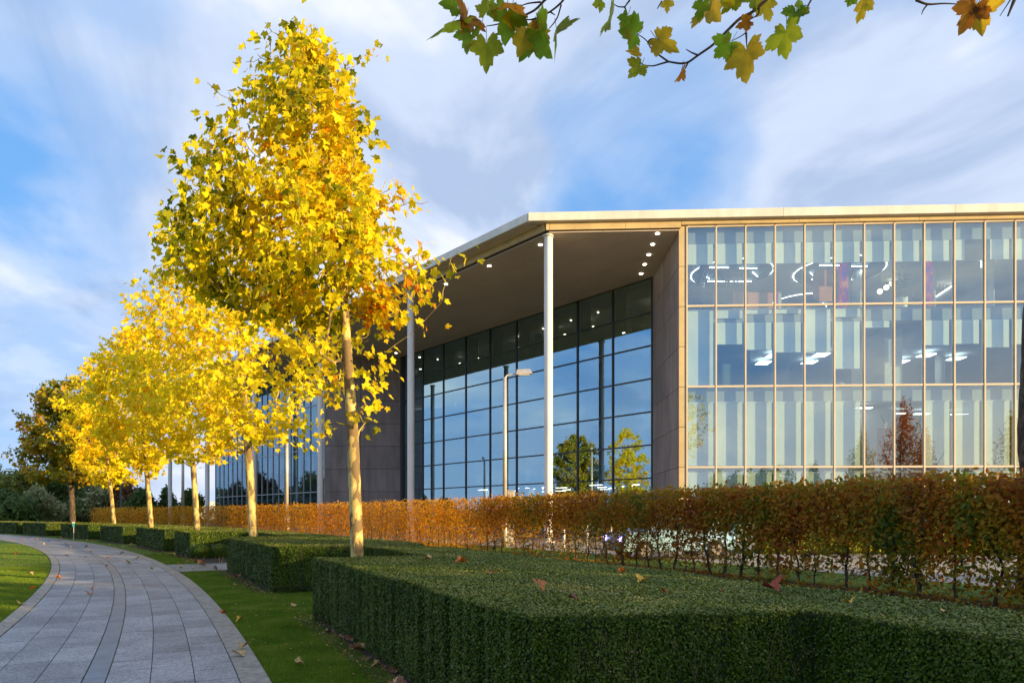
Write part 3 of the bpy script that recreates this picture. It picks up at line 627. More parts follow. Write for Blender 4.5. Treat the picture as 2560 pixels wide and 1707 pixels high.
# gaming chair and desk
def office_chair(px, Z, label, sc=1.0):
    x = at(px, 0, Z)[0]; e = empty('office_chair', (x, Z, FLZ), label, 'chair')
    m = MB(); m.box(world, x - .26, x + .26, Z - .26, Z + .26, FLZ + .44, FLZ + .54); m.build('seat', M['black'], e, bevel=.03)
    m = board_shape(x + .12, FLZ + 1.0, .5, .95, .16, Z + .2, .1); m.build('backrest', M['black'], e)
    m = MB(); m.tube([(x, Z, FLZ + .08), (x, Z, FLZ + .45)], .035, 8); m.build('stem', M['darkframe'], e)
    for k in range(5):
        a = k * 1.2566; m = MB(); m.tube([(x, Z, FLZ + .1), (x + .3 * math.cos(a), Z + .3 * math.sin(a), FLZ + .05)], .025, 5); m.build('leg', M['darkframe'], e)
    return e
office_chair(1767, 38.3, 'black high backed office chair right of the feather flag foot')
x0 = at(1719, 0, 38.2)[0]; e = empty('desk', (x0 + .5, 38.5, FLZ), 'dark desk with a monitor at the left end of the top floor', 'desk')
m = MB(); m.box(world, x0, x0 + 1.1, 38.2, 38.9, FLZ + .72, FLZ + .76); m.build('desk_top', M['black'], e)
for q in (.05, 1.02): m = MB(); m.box(world, x0 + q, x0 + q + .05, 38.25, 38.85, FLZ, FLZ + .72); m.build('leg', M['black'], e)
m = MB(); m.box(world, x0 + .02, x0 + .35, 38.6, 38.64, FLZ + 1.0, FLZ + 1.32); m.build('monitor', M['black'], e)
# orange screens
Z = 38.4
for i, (pa, pb, lb) in enumerate(((1834, 1868, 'pale orange rounded felt screen, leftmost of the low row under the ring light'), (1870, 1902, 'middle orange felt panel of the low row under the first ring light'), (1904, 1932, 'narrow orange felt panel at the right end of the low row beside the purple strip'))):
    xa, xb = at(pa, 0, Z)[0], at(pb, 0, Z)[0]; zt = at(0, 728, Z)[2]
    tag(board_shape((xa + xb) / 2, (FLZ + zt) / 2, xb - xa, zt - FLZ, .12, Z, .08).build('felt_screen', M['orange']), lb, 'screen', 'orange felt screens')
Z = 37.8; xa, xb = at(2033, 0, Z)[0], at(2098, 0, Z)[0]; za, zb = at(0, 753, Z)[2], at(0, 674, Z)[2]
e = empty('display_board', ((xa + xb) / 2, Z, FLZ), 'large rounded orange board hanging in front of the second ring light', 'board')
board_shape((xa + xb) / 2, (za + zb) / 2, xb - xa, zb - za, .35, Z, .06).build('panel', M['orange'], e)
m = MB(); m.tube([(xa + .3, Z + .1, FLZ), (xa + .36, Z + .1, za + .4)], .025, 6); m.tube([(xb - .3, Z + .1, FLZ), (xb - .36, Z + .1, za + .4)], .025, 6); m.build('stand', M['darkframe'], e)
for pa, pb, ya, Z, lb in ((2095, 2121, 656, 38.6, 'tall purple and red picture column right of the orange board'), (2314, 2332, 650, 38.0, 'narrow purple and red lit picture panel near the staircase'), (1939, 1946, 728, 38.4, 'low purple lit strip beside the orange felt screens')):
    xa, xb = at(pa, 0, Z)[0], at(pb, 0, Z)[0]; e = empty('picture_panel', ((xa + xb) / 2, Z, FLZ), lb, 'picture panel')
    m = MB(); m.box(world, xa, xb, Z, Z + .01, FLZ, at(0, ya, Z)[2]); m.build('picture', M['poster'], e)
    m = MB(); m.box(world, xa - .02, xb + .18, Z + .012, Z + .12, FLZ, at(0, ya, Z)[2] + .02); m.build('casing', M['intwall'], e)
# plant in a pot
Z = 37.4; x = at(2254, 0, Z)[0]; e = empty('potted_plant', (x, Z, FLZ), 'leafy green plant in a round white pot on the top floor', 'plant')
m = MB(); m.tube([(x, Z, FLZ), (x, Z, FLZ + .1), (x, Z, FLZ + .75)], [.2, .27, .32], 20); m.build('pot', M['plantpot'], e, smooth=True)
rs = np.random.RandomState(3); n = 260; p = rs.normal(size=(n, 3)) * (.26, .26, .34) + (x, Z, FLZ + 1.35)
LQ = np.array([(0, 0, 0), (.3, .35, .05), (0, 1, -.08), (-.3, .35, .05)]); X, Y, Zv = frames(rs.normal(size=(n, 3)) + (0, -.3, .6), rs)
V, F = scatter(LQ, [(0, 1, 2, 3)], p, X, Y, Zv, rs.uniform(.14, .26, n)); V -= np.array([x, Z, FLZ])
link('foliage', np_mesh('foliage', V, F), M['leafgreen'], e)['kind'] = 'stuff'
# globe pendants
for i, (px, py, s) in enumerate(((2200, 728, .15), (2216, 718, .15), (2229, 708, .14), (2247, 697, .12), (2265, 687, .14))):
    Z = 39.5 + i * .9; x, _, z = at(px, py, Z)
    e = empty('globe_pendant', (x, Z, z), ['lowest lit globe pendant on the left of the diagonal row', 'second lit globe pendant up from the lowest in the diagonal row', 'middle lit globe pendant of the diagonal row', 'small lit globe pendant half hidden by the plant', 'topmost lit globe pendant above the potted plant'][i], 'pendant lamp', 'lit globe pendants in a diagonal row')
    t = np.linspace(0, np.pi, 9); m = MB(); m.tube([(x, Z, z - s * math.cos(a)) for a in t], [max(.01, s * math.sin(a)) for a in t], 14); m.build('globe', M['globe'], e, smooth=True)
    m = MB(); m.tube([(x, Z, z + s), (x, Z, 15.7)], .008, 4); m.build('cord', M['darkframe'], e)
# tub chair by the plant
Z = 37.8; x = at(2285, 0, Z)[0]; e = empty('tub_chair', (x, Z, FLZ), 'dark wire framed chair to the right of the potted plant', 'chair')
m = MB(); a = np.linspace(-.1, np.pi + .1, 14); m.tube([(x + .34 * math.cos(t), Z + .3 * math.sin(t), FLZ + .78) for t in a], .02, 5); m.build('back_rail', M['darkframe'], e)
m = MB(); m.box(world, x - .3, x + .3, Z - .25, Z + .25, FLZ + .42, FLZ + .48); m.build('seat', M['bulkhead'], e)
for sx in (-1, 1):
    for sy in (-1, 1): m = MB(); m.tube([(x + sx * .28, Z + sy * .22, FLZ), (x + sx * .3, Z + sy * .2, FLZ + .76)], .015, 5); m.build('leg', M['darkframe'], e)
# stair with balustrade and lit string, seen at the right
Z = 42.; e = empty('staircase', (at(2360, 0, Z)[0], Z, FLZ), 'pale stair flight with a lit edge and wire balustrade rising to the right', 'staircase')
xa, _, za = at(2340, 742, Z); xb, _, zb = at(2385, 712, Z); m = MB(); m.add([(xa, Z, za), (xb, Z, zb), (xb, Z, zb - 1), (xa, Z, za - .5), (xa, Z + 1.2, za), (xb, Z + 1.2, zb), (xb, Z + 1.2, zb - 1), (xa, Z + 1.2, za - .5)], [(0, 1, 2, 3), (7, 6, 5, 4), (0, 4, 5, 1), (3, 2, 6, 7), (1, 5, 6, 2), (0, 3, 7, 4)]); m.build('flight', M['intwall'], e)
m = MB(); m.tube([(xa, Z - .02, za + .03), (xb, Z - .02, zb + .03)], .035, 6); m.build('lit_edge', M['lightpanel'], e)
m = MB(); m.tube([(xa, Z, za + .8), (xb, Z, zb + .8)], .03, 6); m.build('handrail', M['orange'], e)
for k in range(6): t = k / 5; m = MB(); m.tube([(xa + (xb - xa) * t, Z, za + (zb - za) * t), (xa + (xb - xa) * t, Z, za + (zb - za) * t + .8)], .018, 5); m.build('baluster', M['orange'], e)
Z = 38.2; xa, xb = at(2418, 0, Z)[0], at(2452, 0, Z)[0]
tag(MB().box(world, xa, xb, Z, Z + 1.2, FLZ, 15.68).build('storage_cabinet', M['intgrey'], bevel=.01), 'tall plain blue grey cabinet left of the white column on the top floor', 'cabinet')
Z = 38.0; xa, xb = at(2084, 0, Z)[0], at(2122, 0, Z)[0]; zt = 12.47 - 4.1
e = empty('card_stack', ((xa + xb) / 2, 38.4, 8.33), 'leaning stack of white boards low in the sixth middle window', 'boards')
for k in range(9): m = MB(); x = xa + .25 + k * .07; m.add([(x, 38, 8.34), (x + .02, 38, 8.34), (x + .02 + .0, 38.5, 9.0 - abs(k - 6) * .03), (x, 38.5, 9.0 - abs(k - 6) * .03), (x - .35, 38, 8.34), (x - .33, 38, 8.34)], [(0, 1, 2, 3), (4, 0, 3)]); m.build('board', M['board'], e)
# hanging greenery under ring 1
Z = 40.5; x = at(1830, 0, Z)[0]; n = 700; rs = np.random.RandomState(5)
p = np.c_[x + rs.uniform(-.75, .75, n), Z + rs.uniform(-.5, .5, n), 15.55 - np.abs(rs.normal(size=n)) * .22]; X, Y, Zv = frames(rs.normal(size=(n, 3)), rs)
V, F = scatter(LQ, [(0, 1, 2, 3)], p, X, Y, Zv, rs.uniform(.05, .12, n)); o = link('hanging_greenery', np_mesh('hanging_greenery', V, F), M['leafgreen']); tag(o, 'dark trailing foliage hanging beneath the first ring light', 'plant')
# ================================================================== lamps and street furniture
def lamp(px, base_Z, top_y, r, arm, label, mt='galv', head=True):
    x = pxu(px, base_Z); zt = 1.5 + (1285 - top_y) / 1707 * base_Z
    e = empty('street_lamp', (x, base_Z, 0), label, 'street lamp', 'street lamps beyond the beech hedge')
    m = MB(); m.tube([(x, base_Z, 0), (x, base_Z, 1.4)], r * 1.5, 14); m.build('pole_base', M[mt], e, smooth=True)
    m = MB(); m.tube([(x, base_Z, 1.4), (x, base_Z, zt)], [r, r * .85], 14); m.build('pole', M[mt], e, smooth=True)
    if head:
        m = MB(); m.tube([(x, base_Z, zt - .05), (x + arm * .1, base_Z, zt + .1), (x + arm * .55, base_Z, zt + .2)], [.05, .04, .035], 8); m.build('arm', M[mt], e)
        xa, xb = sorted((x + arm * .5, x + arm * 1.2)); m = MB(); s = 1 if arm > 0 else -1
        m.add([(x + arm * .5, base_Z - .12, zt + .12), (x + arm * 1.28, base_Z - .15, zt + .16), (x + arm * 1.28, base_Z + .15, zt + .16), (x + arm * .5, base_Z + .12, zt + .12), (x + arm * .55, base_Z - .09, zt + .36), (x + arm * 1.15, base_Z - .1, zt + .38), (x + arm * 1.15, base_Z + .1, zt + .38), (x + arm * .55, base_Z + .09, zt + .36)], [(3, 2, 1, 0), (4, 5, 6, 7), (0, 1, 5, 4), (1, 2, 6, 5), (2, 3, 7, 6), (3, 0, 4, 7)])
        h = m.build('lamp_head', M[mt], e, bevel=.02)
        m = MB(); m.box(world, min(x + arm * .62, x + arm * 1.15), max(x + arm * .62, x + arm * 1.15), base_Z - .1, base_Z + .1, zt + .1, zt + .135); m.build('lens', M['white_metal'], h)
    return e
M['galv'] = surf('galvanised steel', (.62, .58, .52), (.5, .47, .43), 3, rough=.4, metal=.3)
M['galv_dark'] = surf('weathered steel', (.22, .2, .19), (.16, .15, .14), 3, rough=.6)
lamp(1262, 31.5, 943, .10, 1.0, 'tall street lamp in front of the dark atrium glass')
lamp(717, 47, 1061, .12, 1.05, 'sunlit street lamp in front of the far glass wing, right of the second tree')
lamp(457, 60, 1100, .13, 1.0, 'sunlit street lamp against the sky, just left of the third tree trunk')
lamp(302, 74, 1080, .10, 1.0, 'dark thin street lamp between the fourth and fifth tree', 'galv_dark')
lamp(198, 92, 1130, .13, 1.0, 'farthest street lamp, thin and grey, right of the green rust coloured tree', 'galv')
x = pxu(1277, 31.); e = empty('feeder_pillar', (x, 31, 0), 'small grey metal cabinet at the foot of the tall street lamp', 'cabinet')
m = MB(); m.box(world, x - .16, x + .16, 30.8, 31.1, .1, 2.55); m.build('housing', M['galv'], e, bevel=.02); m = MB(); m.box(world, x - .18, x + .18, 30.78, 31.12, 2.55, 2.6); m.build('lid', M['galv'], e)
for px, Z, lb in ((1410, 30.5, 'short white bollard left of the pale car, seen through the hedge'), (1527, 30.5, 'short white bollard nearer the pale car, seen through the hedge'), (1468, 33, 'short white bollard between two others in front of the glass')):
    x = pxu(px, Z); e = empty('bollard', (x, Z, 0), lb, 'bollard', 'white bollards by the building'); m = MB(); m.tube([(x, Z, 0), (x, Z, .95)], .06, 12); m.build('post', M['white_metal'], e, smooth=True); m = MB(); m.tube([(x, Z, .95), (x, Z, 1.0)], .07, 12); m.build('cap', M['galv'], e)
x, _, _ = P3(184, 1300, 40.5); e = empty('marker_sign', (x, 40.5, 0), 'small turquoise and white tag on a stake in front of the darkest tree', 'sign')
M['teal'] = surf('turquoise plastic', (.05, .42, .45)); m = MB(); m.tube([(x, 40.5, 0), (x, 40.5, 1.0)], .018, 6); m.build('stake', M['galv'], e); m = MB(); m.box(world, x - .06, x + .06, 40.46, 40.49, .78, .98); m.build('plate', M['teal'], e); m = MB(); m.box(world, x - .06, x + .06, 40.46, 40.49, .983, 1.06); m.build('plate', M['board'], e)
# parked car ------------------------------------------------------
M['paint'] = surf('pale blue car paint', (.30, .50, .66), (.29, .48, .64), .5, rough=.2, spec=.8)
M['carglass'] = surf('dark car glass', (.02, .03, .035), rough=.05, spec=1.0); M['tyre'] = surf('tyre rubber', (.02, .02, .02), rough=.9)
M['headlight'] = glow('headlight', (.45, .35, 1), 3)
def car(x, y, rot, label):
    e = empty('parked_car', (x, y, 0), label, 'car'); e.rotation_euler = (0, 0, rot)
    def lb(name, V, F, m_, par=e, bevel=0, sm=False):
        me = bpy.data.meshes.new(name); me.from_pydata(V, [], F); o = link(name, me, M[m_], par, smooth=sm)
        if bevel: b = o.modifiers.new('b', 'BEVEL'); b.width = bevel; b.segments = 3
        return o
    prof = [(-2.05, .28), (-2.1, .62), (-1.95, .88), (-1.2, .98), (-.55, 1.36), (.1, 1.45), (.9, 1.42), (1.6, 1.12), (2.0, .98), (2.08, .6), (2.0, .28)]
    n = len(prof); V = []
    for sy, k in ((-.86, 1), (.86, 1)):
        for px_, pz_ in prof: V.append((px_, sy * (1 if pz_ < 1.0 else .80), pz_))
    lb('body', V, [tuple(range(n)), tuple(range(n, 2 * n))[::-1]] + [(i, n + i, n + (i + 1) % n, (i + 1) % n) for i in range(n)], 'paint', bevel=.07)
    lb('windscreen', [(-1.15, -.70, 1.02), (-1.15, .70, 1.02), (-.6, .62, 1.36), (-.6, -.62, 1.36)], [(0, 1, 2, 3)], 'carglass')
    for s in (-1, 1):
        y1, y2 = s * .872, s * .71
        lb('side_window', [(-.95, y1 * .99, 1.0), (.2, y1 * .99, 1.0), (.2, y2 + s * .005, 1.36), (-.5, y2 + s * .005, 1.33)], [(0, 1, 2, 3)], 'carglass')
        lb('side_window', [(.28, y1 * .99, 1.0), (1.35, y1 * .99, 1.02), (.95, y2 + s * .005, 1.36), (.28, y2 + s * .005, 1.36)], [(0, 1, 2, 3)], 'carglass')
        V, F = tube([(-2.06, s * .66, .70), (-2.12, s * .66, .70)], [.11, .10], 12); lb('headlight', V.tolist(), F.tolist() + [tuple(range(12, 24))], 'headlight')
    for wx in (-1.3, 1.3):
        for s in (-1, 1):
            V, F = tube([(wx, s * .70, .32), (wx, s * .72, .32), (wx, s * .88, .32), (wx, s * .9, .32)], [.28, .32, .32, .27], 20)
            w = lb('wheel', V.tolist(), F.tolist() + [tuple(range(20)), tuple(range(60, 80))], 'tyre'); V, F = tube([(wx, s * .895, .32), (wx, s * .91, .32)], [.2, .18], 16); lb('rim', V.tolist(), F.tolist() + [tuple(range(16, 32))], 'galv_dark', w)
    return e
car(5.4, 23.5, R_(14), 'pale blue parked car with a violet headlight, half hidden behind the beech hedge')
# ================================================================== leaf shapes
def plane_leaf(n_teeth=1):
    tips = [(-128, .62), (-62, .92), (0, 1.12), (62, .92), (128, .62)]; pts = []
    for i, (a, r) in enumerate(tips):
        for da, k in ((-18, .74), (-9, .84), (0, 1.0), (9, .84), (18, .74)) if n_teeth else ((0, 1.0),):
            pts.append((a + da, r * k))
        if i < 4: pts.append((a + (tips[i + 1][0] - a) / 2, .60))
    V = [(0, 0, 0)]
    for a, r in pts:
        t = R_(90 - a); x, y = r * math.cos(t) * .62, r * math.sin(t) * .62 + .12; V.append((x, y, .10 * abs(x) - .22 * max(0, y) ** 2 + (.04 * math.sin(a * .3) if n_teeth else .03)))
    F = [(0, i, i + 1) for i in range(1, len(V) - 1)] ; return np.array(V), F
LEAF_HI, FHI = plane_leaf(1); LEAF_LO, FLO = plane_leaf(0)
OV = np.array([(0, 0, 0), (.26, .3, .05), (.2, .7, .04), (0, 1, -.1), (-.2, .7, .04), (-.26, .3, .05)]); FOV = [(0, 1, 2, 3), (0, 3, 4, 5)]
# ================================================================== hedges
def hedge_poly(pN, pF, pNext, sc=1.0):
    d = .22
    A = [(137.6, p) for p in np.linspace(pN - d, pN - d, 1)]
    ring_ = [(135.75, p) for p in np.linspace(pN, pF, 8)] + [(137.6, p) for p in np.linspace(pF + .05, pNext - d, 6)] + [(138.7, p) for p in np.linspace(pNext - d, pN - d, 12)] + [(137.6, pN - d)]
    return ring_
def inside(poly, x, y):
    x = np.asarray(x); c = np.zeros(x.shape, bool); n = len(poly); j = n - 1
    for i in range(n):
        xi, yi = poly[i]; xj, yj = poly[j]
        c ^= ((yi > y) != (yj > y)) & (x < (xj - xi) * (y - yi) / (yj - yi + 1e-12) + xi); j = i
    return c
def hash_noise(x, y, f, seed):
    rs = np.random.RandomState(seed); v = 0
    for k in range(5):
        a = rs.uniform(0, 6.28); q = f * rs.uniform(.6, 1.6); v = v + np.sin((x * math.cos(a) + y * math.sin(a)) * q + rs.uniform(0, 6.28))
    return v / 5
HB = .885
def box_hedge(i, pp, dens, size, label, name='box_hedge', hb=HB, m_='box', near=False, group='clipped box hedge blocks along the path'):
    poly = [pol(r, p) for r, p in pp] if pp[0][0] > 20 else pp
    rs = np.random.RandomState(50 + i); cx_, cy_ = np.mean([p[0] for p in poly]), np.mean([p[1] for p in poly])
    e = empty(name, (cx_, cy_, 0), label, 'hedge', group)
    area = .5 * sum(poly[k][0] * poly[(k + 1) % len(poly)][1] - poly[(k + 1) % len(poly)][0] * poly[k][1] for k in range(len(poly))); sg = 1 if area > 0 else -1
    # core, shrunk inward
    P = np.array(poly); nx = np.roll(P, -1, 0) - P; ln = np.hypot(*nx.T); nrm = np.c_[nx[:, 1], -nx[:, 0]] / ln[:, None] * sg
    inn = P - (nrm + np.roll(nrm, 1, 0)) * .022
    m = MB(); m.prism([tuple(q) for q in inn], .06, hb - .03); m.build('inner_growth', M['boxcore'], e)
    pos, nr = [], []
    # top
    x0, y0 = P.min(0); x1, y1 = P.max(0); n = int((x1 - x0) * (y1 - y0) * dens); X = rs.uniform(x0, x1, n); Y = rs.uniform(y0, y1, n); k = inside(poly, X, Y); X, Y = X[k], Y[k]
    Zt = hb + .018 * hash_noise(X, Y, 2.2, 7 + i) + .012 * hash_noise(X, Y, 9, 3) + rs.normal(size=len(X)) * .012
    ntop = len(X); pos.append(np.c_[X, Y, Zt]); nr.append(np.c_[rs.normal(size=(len(X), 2)) * .55, np.ones(len(X))])
    for k in range(len(poly)):
        a, b = P[k], P[(k + 1) % len(P)]; L_ = ln[k]; n = int(L_ * hb * dens * 1.45)
        if n < 1: continue
        t = rs.rand(n); z = hb * (rs.rand(n) ** .9) ; q = a + (b - a) * t[:, None]
        s = t * L_ + k * 3.1; st = np.sin(s * 23) * .5 + np.sin(s * 41 + 1) * .35 + np.sin(s * 9.3) * .4     # vertical shoots
        keep = rs.rand(n) < .84 + .22 * st; out = -.014 + .017 * st + rs.normal(size=n) * .012 - .03 * (z < .12) - .012 * (hb - z < .03)
        q, z, out = q[keep], z[keep], out[keep]; q = q + nrm[k] * out[:, None]
        pos.append(np.c_[q, z]); nn_ = np.c_[np.repeat(nrm[k][None], len(q), 0), np.full(len(q), .35)]; nr.append(nn_ + rs.normal(size=(len(q), 3)) * .5)
    pos = np.concatenate(pos) - np.array([cx_, cy_, 0]); nr = np.concatenate(nr)
    X, Y, Z = frames(nr, rs); s = rs.uniform(.7, 1.35, len(pos)) * size
    T = np.array([(0, -.55, 0), (.40, 0, .09), (0, .55, 0), (-.40, 0, .09)])
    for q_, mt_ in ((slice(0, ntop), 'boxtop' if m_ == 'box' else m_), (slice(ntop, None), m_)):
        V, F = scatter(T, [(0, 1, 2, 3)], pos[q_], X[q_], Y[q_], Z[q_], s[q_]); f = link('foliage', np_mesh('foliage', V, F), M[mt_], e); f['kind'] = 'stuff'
    return e, poly
NX = [1330, 680, 476, 407, 307, 221, 116]; FX = [780, 567, 437, 340, 250, 152, 56]
pN = [ph_at(135.75, q) for q in NX] + [ph_at(135.75, 40)]; pF = [ph_at(135.75, q) for q in FX] + [ph_at(135.75, -60)]
pN += [pN[-1] + 5]
print('pN', [round(v, 2) for v in pN], 'pF', [round(v, 2) for v in pF])
hl_ = ['nearest box hedge block, filling the lower right foreground with fallen leaves on top', 'second box hedge block, left of the first tree trunk', 'third box hedge block beyond the side path, with a thin yellowish lit face', 'fourth box hedge block along the path', 'fifth box hedge block, right of the turquoise tag', 'sixth box hedge block, behind the turquoise tag', 'seventh small box hedge block near the left edge', 'farthest dark box hedge at the left edge of the picture']
near_poly = [(-2.8, 9.6)] + [pol(135.75, p) for p in np.linspace(pF[0], pN[0], 8)[1:-1]] + [(.12, 4.07), (1.9, 4.32), (2.46, 3.32), (3.05, 2.0), (3.4, 1.0), (4.6, 1.2), (4.0, 2.4), (3.35, 3.6), (2.98, 4.8), (2.4, 5.95), (1.5, 7.6), (.66, 9.3), (-.4, 11.2), (-2.2, 14.0), (-3.05, 13.45), (-2.3, 12.2), (-1.2, 10.0)]
dens = [12500, 4200, 1700, 1100, 800, 600, 480, 300]; sizes = [.0165, .027, .04, .05, .055, .065, .07, .08]
NEARP = None
for i in range(8):
    pp = near_poly if i == 0 else hedge_poly(pN[i], pF[i], pN[i + 1] if i < 7 else pN[i] + 6)
    if i == 1: pp = [(135.75, p) for p in np.linspace(pN[1], pF[1], 8)] + [(137.6, p) for p in np.linspace(pF[1] + .05, pN[2] - .22, 6)] + [(138.7, p) for p in np.linspace(pN[2] - .22, 29.3, 10)] + [(137.6, 29.3), (137.6, pN[1] - .22)]
    e, pl = box_hedge(i, pp, dens[i], sizes[i], hl_[i])
    if i == 0:
        NEARP = pl
        # bare inner twigs where the clipped face is thin
        rs = np.random.RandomState(8); tw = []
        for k in range(70):
            t = rs.rand(); a = np.array([.3, 4.06]) + (np.array([1.85, 4.29]) - np.array([.3, 4.06])) * t; z = rs.uniform(.35, .72); p = [(a[0] + rs.normal() * .02, a[1] - .005, z)]
            for s in range(3): q = p[-1]; p.append((q[0] + rs.normal() * .010, a[1] - .004 + rs.normal() * .006, q[2] + rs.uniform(.02, .05)))
            tw.append((np.array(p) - np.array([e.location.x, e.location.y, 0]), rs.uniform(.001, .002)))
        link('bare_twig', tubes_mesh('bare_twig', tw, 3), surf('pale bare twig', (.16, .11, .06), rough=.8), e)['kind'] = 'stuff'
# two low shrubs in the gap before the third block
for k, (px, lb) in enumerate(((500, 'small round box shrub on bare stems, left of the pair in the hedge gap'), (548, 'small dark box shrub, right of the pair in the hedge gap'))):
    Z = 20.6 + k * .2; x = pxu(px, Z); e = empty('box_shrub', (x, Z, 0), lb, 'shrub', 'small shrubs in the hedge gap'); rs = np.random.RandomState(k); n = 1500
    p = unit(rs.normal(size=(n, 3))) * (.27, .27, .2) * rs.uniform(.8, 1.05, (n, 1)) + (0, 0, .42); X, Y, Zv = frames(p - (0, 0, .4), rs); V, F = scatter(LQ, [(0, 1, 2, 3)], p, X, Y, Zv, rs.uniform(.03, .06, n)); link('foliage', np_mesh('f', V, F), M['box'], e)['kind'] = 'stuff'
    m = MB(); [m.tube([(x + a, Z, 0), (x + a * 3, Z, .3)], .012, 5) for a in (-.05, 0, .05)]; m.build('stem', M['bark'], e)
# sun-facing low privet seen through the beech, beyond the pavement
pl = [pxu(1930, 26.5), 26.5]; pp = [(9.6, 26.0), (24, 24.5), (24.2, 25.6), (9.7, 27.2)]
box_hedge(20, pp, 700, .07, 'low sunlit yellow green hedge beyond the pavement, glimpsed through the beech hedge', hb=1.05, m_='lime', group=None)
# beech hedge ------------------------------------------------------
BH = empty('beech_hedge', (*pol(146, 30), 0), 'long clipped beech hedge with orange and brown leaves running behind the box hedges', 'hedge'); o3 = np.array([BH.location.x, BH.location.y, 0]); rs = np.random.RandomState(21)
def near_w(ph): return np.clip((34.5 - ph) / 4.5, 0, 1)     # 1 where the hedge is near and open
stems, tw2 = [], []; ph = 22.6; sp = .55 / 146 * 57.3; nst = 0
while ph < 56:
    r = 146 + rs.normal() * .08; a = np.array([*pol(r, ph), 0]); nw = near_w(ph); z = 0; p = [a.copy()]; rad = [rs.uniform(.018, .045)]
    H = rs.uniform(1.5, 1.9)
    while z < H: z += .22; p.append(p[-1] * (1, 1, 0) + (rs.normal() * .035, rs.normal() * .035, z)); rad.append(rad[0] * (1 - .75 * z / H))
    if ph < 44:
        V, F = tube(np.array(p) - o3, rad, 6); me = np_mesh('stem', V, F); link('stem', me, M['bark_dark'], BH, smooth=True)
    else: tw2.append((np.array(p) - o3, np.array(rad)))
    nbr = int(8 + 34 * nw)
    for k in range(nbr):
        i = rs.randint(1, len(p)); q = p[i].copy(); d = unit(rs.normal(size=3) * (1, 1, .35) + (0, 0, .45)); L_ = rs.uniform(.25, .6); c = [q]
        for s in range(4): d = unit(d + rs.normal(size=3) * .28); c.append(c[-1] + d * L_ / 4)
        c = np.array(c); c[:, 2] = np.clip(c[:, 2], .1, 2.02); b0_ = .010 * (1 - .5 * i / len(p)); tw2.append((c - o3, np.linspace(b0_, .003, 5)))
        if nw > .2:
            for s in range(3): i2 = rs.randint(1, 5); dd = unit(rs.normal(size=3)); cc = np.array([c[i2], c[i2] + dd * .12, c[i2] + dd * .22 + rs.normal(size=3) * .04]); cc[:, 2] = np.clip(cc[:, 2], .1, 2.08); tw2.append((cc - o3, np.array([.004, .003, .0015])))
    ph += sp * rs.uniform(.8, 1.25) * (1 if ph < 40 else 1.6)
by = {}
for p, r in tw2: by.setdefault(len(p), []).append((p, r))
for k, lst in by.items(): link('twigs', tubes_mesh('twigs', lst, 3), M['twig'], BH)['kind'] = 'stuff'
def beech_leaves(p0, p1, per_m, size, seed, open_):
    rs = np.random.RandomState(seed); L_ = (p1 - p0) / 57.3 * 146; n = int(L_ * per_m); ph = rs.uniform(p0, p1, n); z = rs.rand(n) ** (.62 if open_ else .85) * 2.04 + .03
    u = rs.uniform(-1, 1, n); w = .46; top = z > 1.85; u = np.where(top, u, np.sign(u) * np.abs(u) ** .55)
    s = ph / 57.3 * 146; cl = np.sin(s * 5.1 + 1) * .5 + np.sin(s * 2.3) * .5 + np.sin(s * 11 + z * 6) * .5 + np.sin(z * 5 + s * 3) * .4
    if open_: keep = rs.rand(n) < np.clip(.33 + .42 * cl + .85 * np.clip((z - .85) / .6, 0, 1) + .6 * np.clip((27.6 - ph) / 2, 0, .8), .08, 1)
    else: keep = rs.rand(n) < .85 + .25 * cl
    ph, z, u = ph[keep], z[keep], u[keep]; m_ = len(ph); rr = 146 + u * w + rs.normal(size=m_) * .03
    zz_ = z + .03 * np.sin(ph * 9) + rs.normal(size=m_) * .02 + np.where(z > 1.9, np.abs(rs.normal(size=m_)) * .07, 0) + .03 * np.sin(ph * 31) * (z > 1.6)
    a = np.radians(ph); pos = np.c_[CX + rr * np.cos(a), CY + rr * np.sin(a), zz_]
    nr = np.c_[np.sign(u) * np.cos(a), np.sign(u) * np.sin(a), np.full(m_, .4)] + rs.normal(size=(m_, 3)) * .7
    X, Y, Z = frames(nr, rs); s_ = rs.uniform(.7, 1.3, m_) * size; return pos, X, Y, Z, s_
parts = [(22.6, 29, 3600, .10, 1, True), (29, 33.5, 3000, .09, 2, True), (33.5, 38, 1500, .09, 3, False), (38, 44, 1050, .105, 4, False), (44, 56, 700, .13, 5, False)]
res = [beech_leaves(*q) for q in parts]; pos = np.concatenate([r[0] for r in res]); X, Y, Z = [np.concatenate([r[k] for r in res]) for k in (1, 2, 3)]; s_ = np.concatenate([r[4] for r in res])
qpx = pos[:, 0] / np.maximum(pos[:, 1], .1); vis = (qpx < .76) & (pos[:, 1] > 3) & (np.hypot(pos[:, 0] - CX, pos[:, 1] - CY) < 145.62); d = np.where(vis, np.hypot(pos[:, 0], pos[:, 1]), 1e9); order = np.argsort(d); sel = order[:290]; rest = order[290:]
pr = np.degrees(np.arctan2(pos[rest, 1] - CY, pos[rest, 0] - CX)); gold = np.random.RandomState(1).rand(len(rest)) < np.clip((pr - 30.5) / 4.5, 0, .95)  # leaves farther along take the colour with sunlight painted in
for q_, mt_ in ((rest[~gold], 'beech'), (rest[gold], 'beech_sunlit')):
    V, F = scatter(OV, FOV, pos[q_] - o3, X[q_], Y[q_], Z[q_], s_[q_]); link('foliage', np_mesh('foliage', V, F), M[mt_], BH)['kind'] = 'stuff'
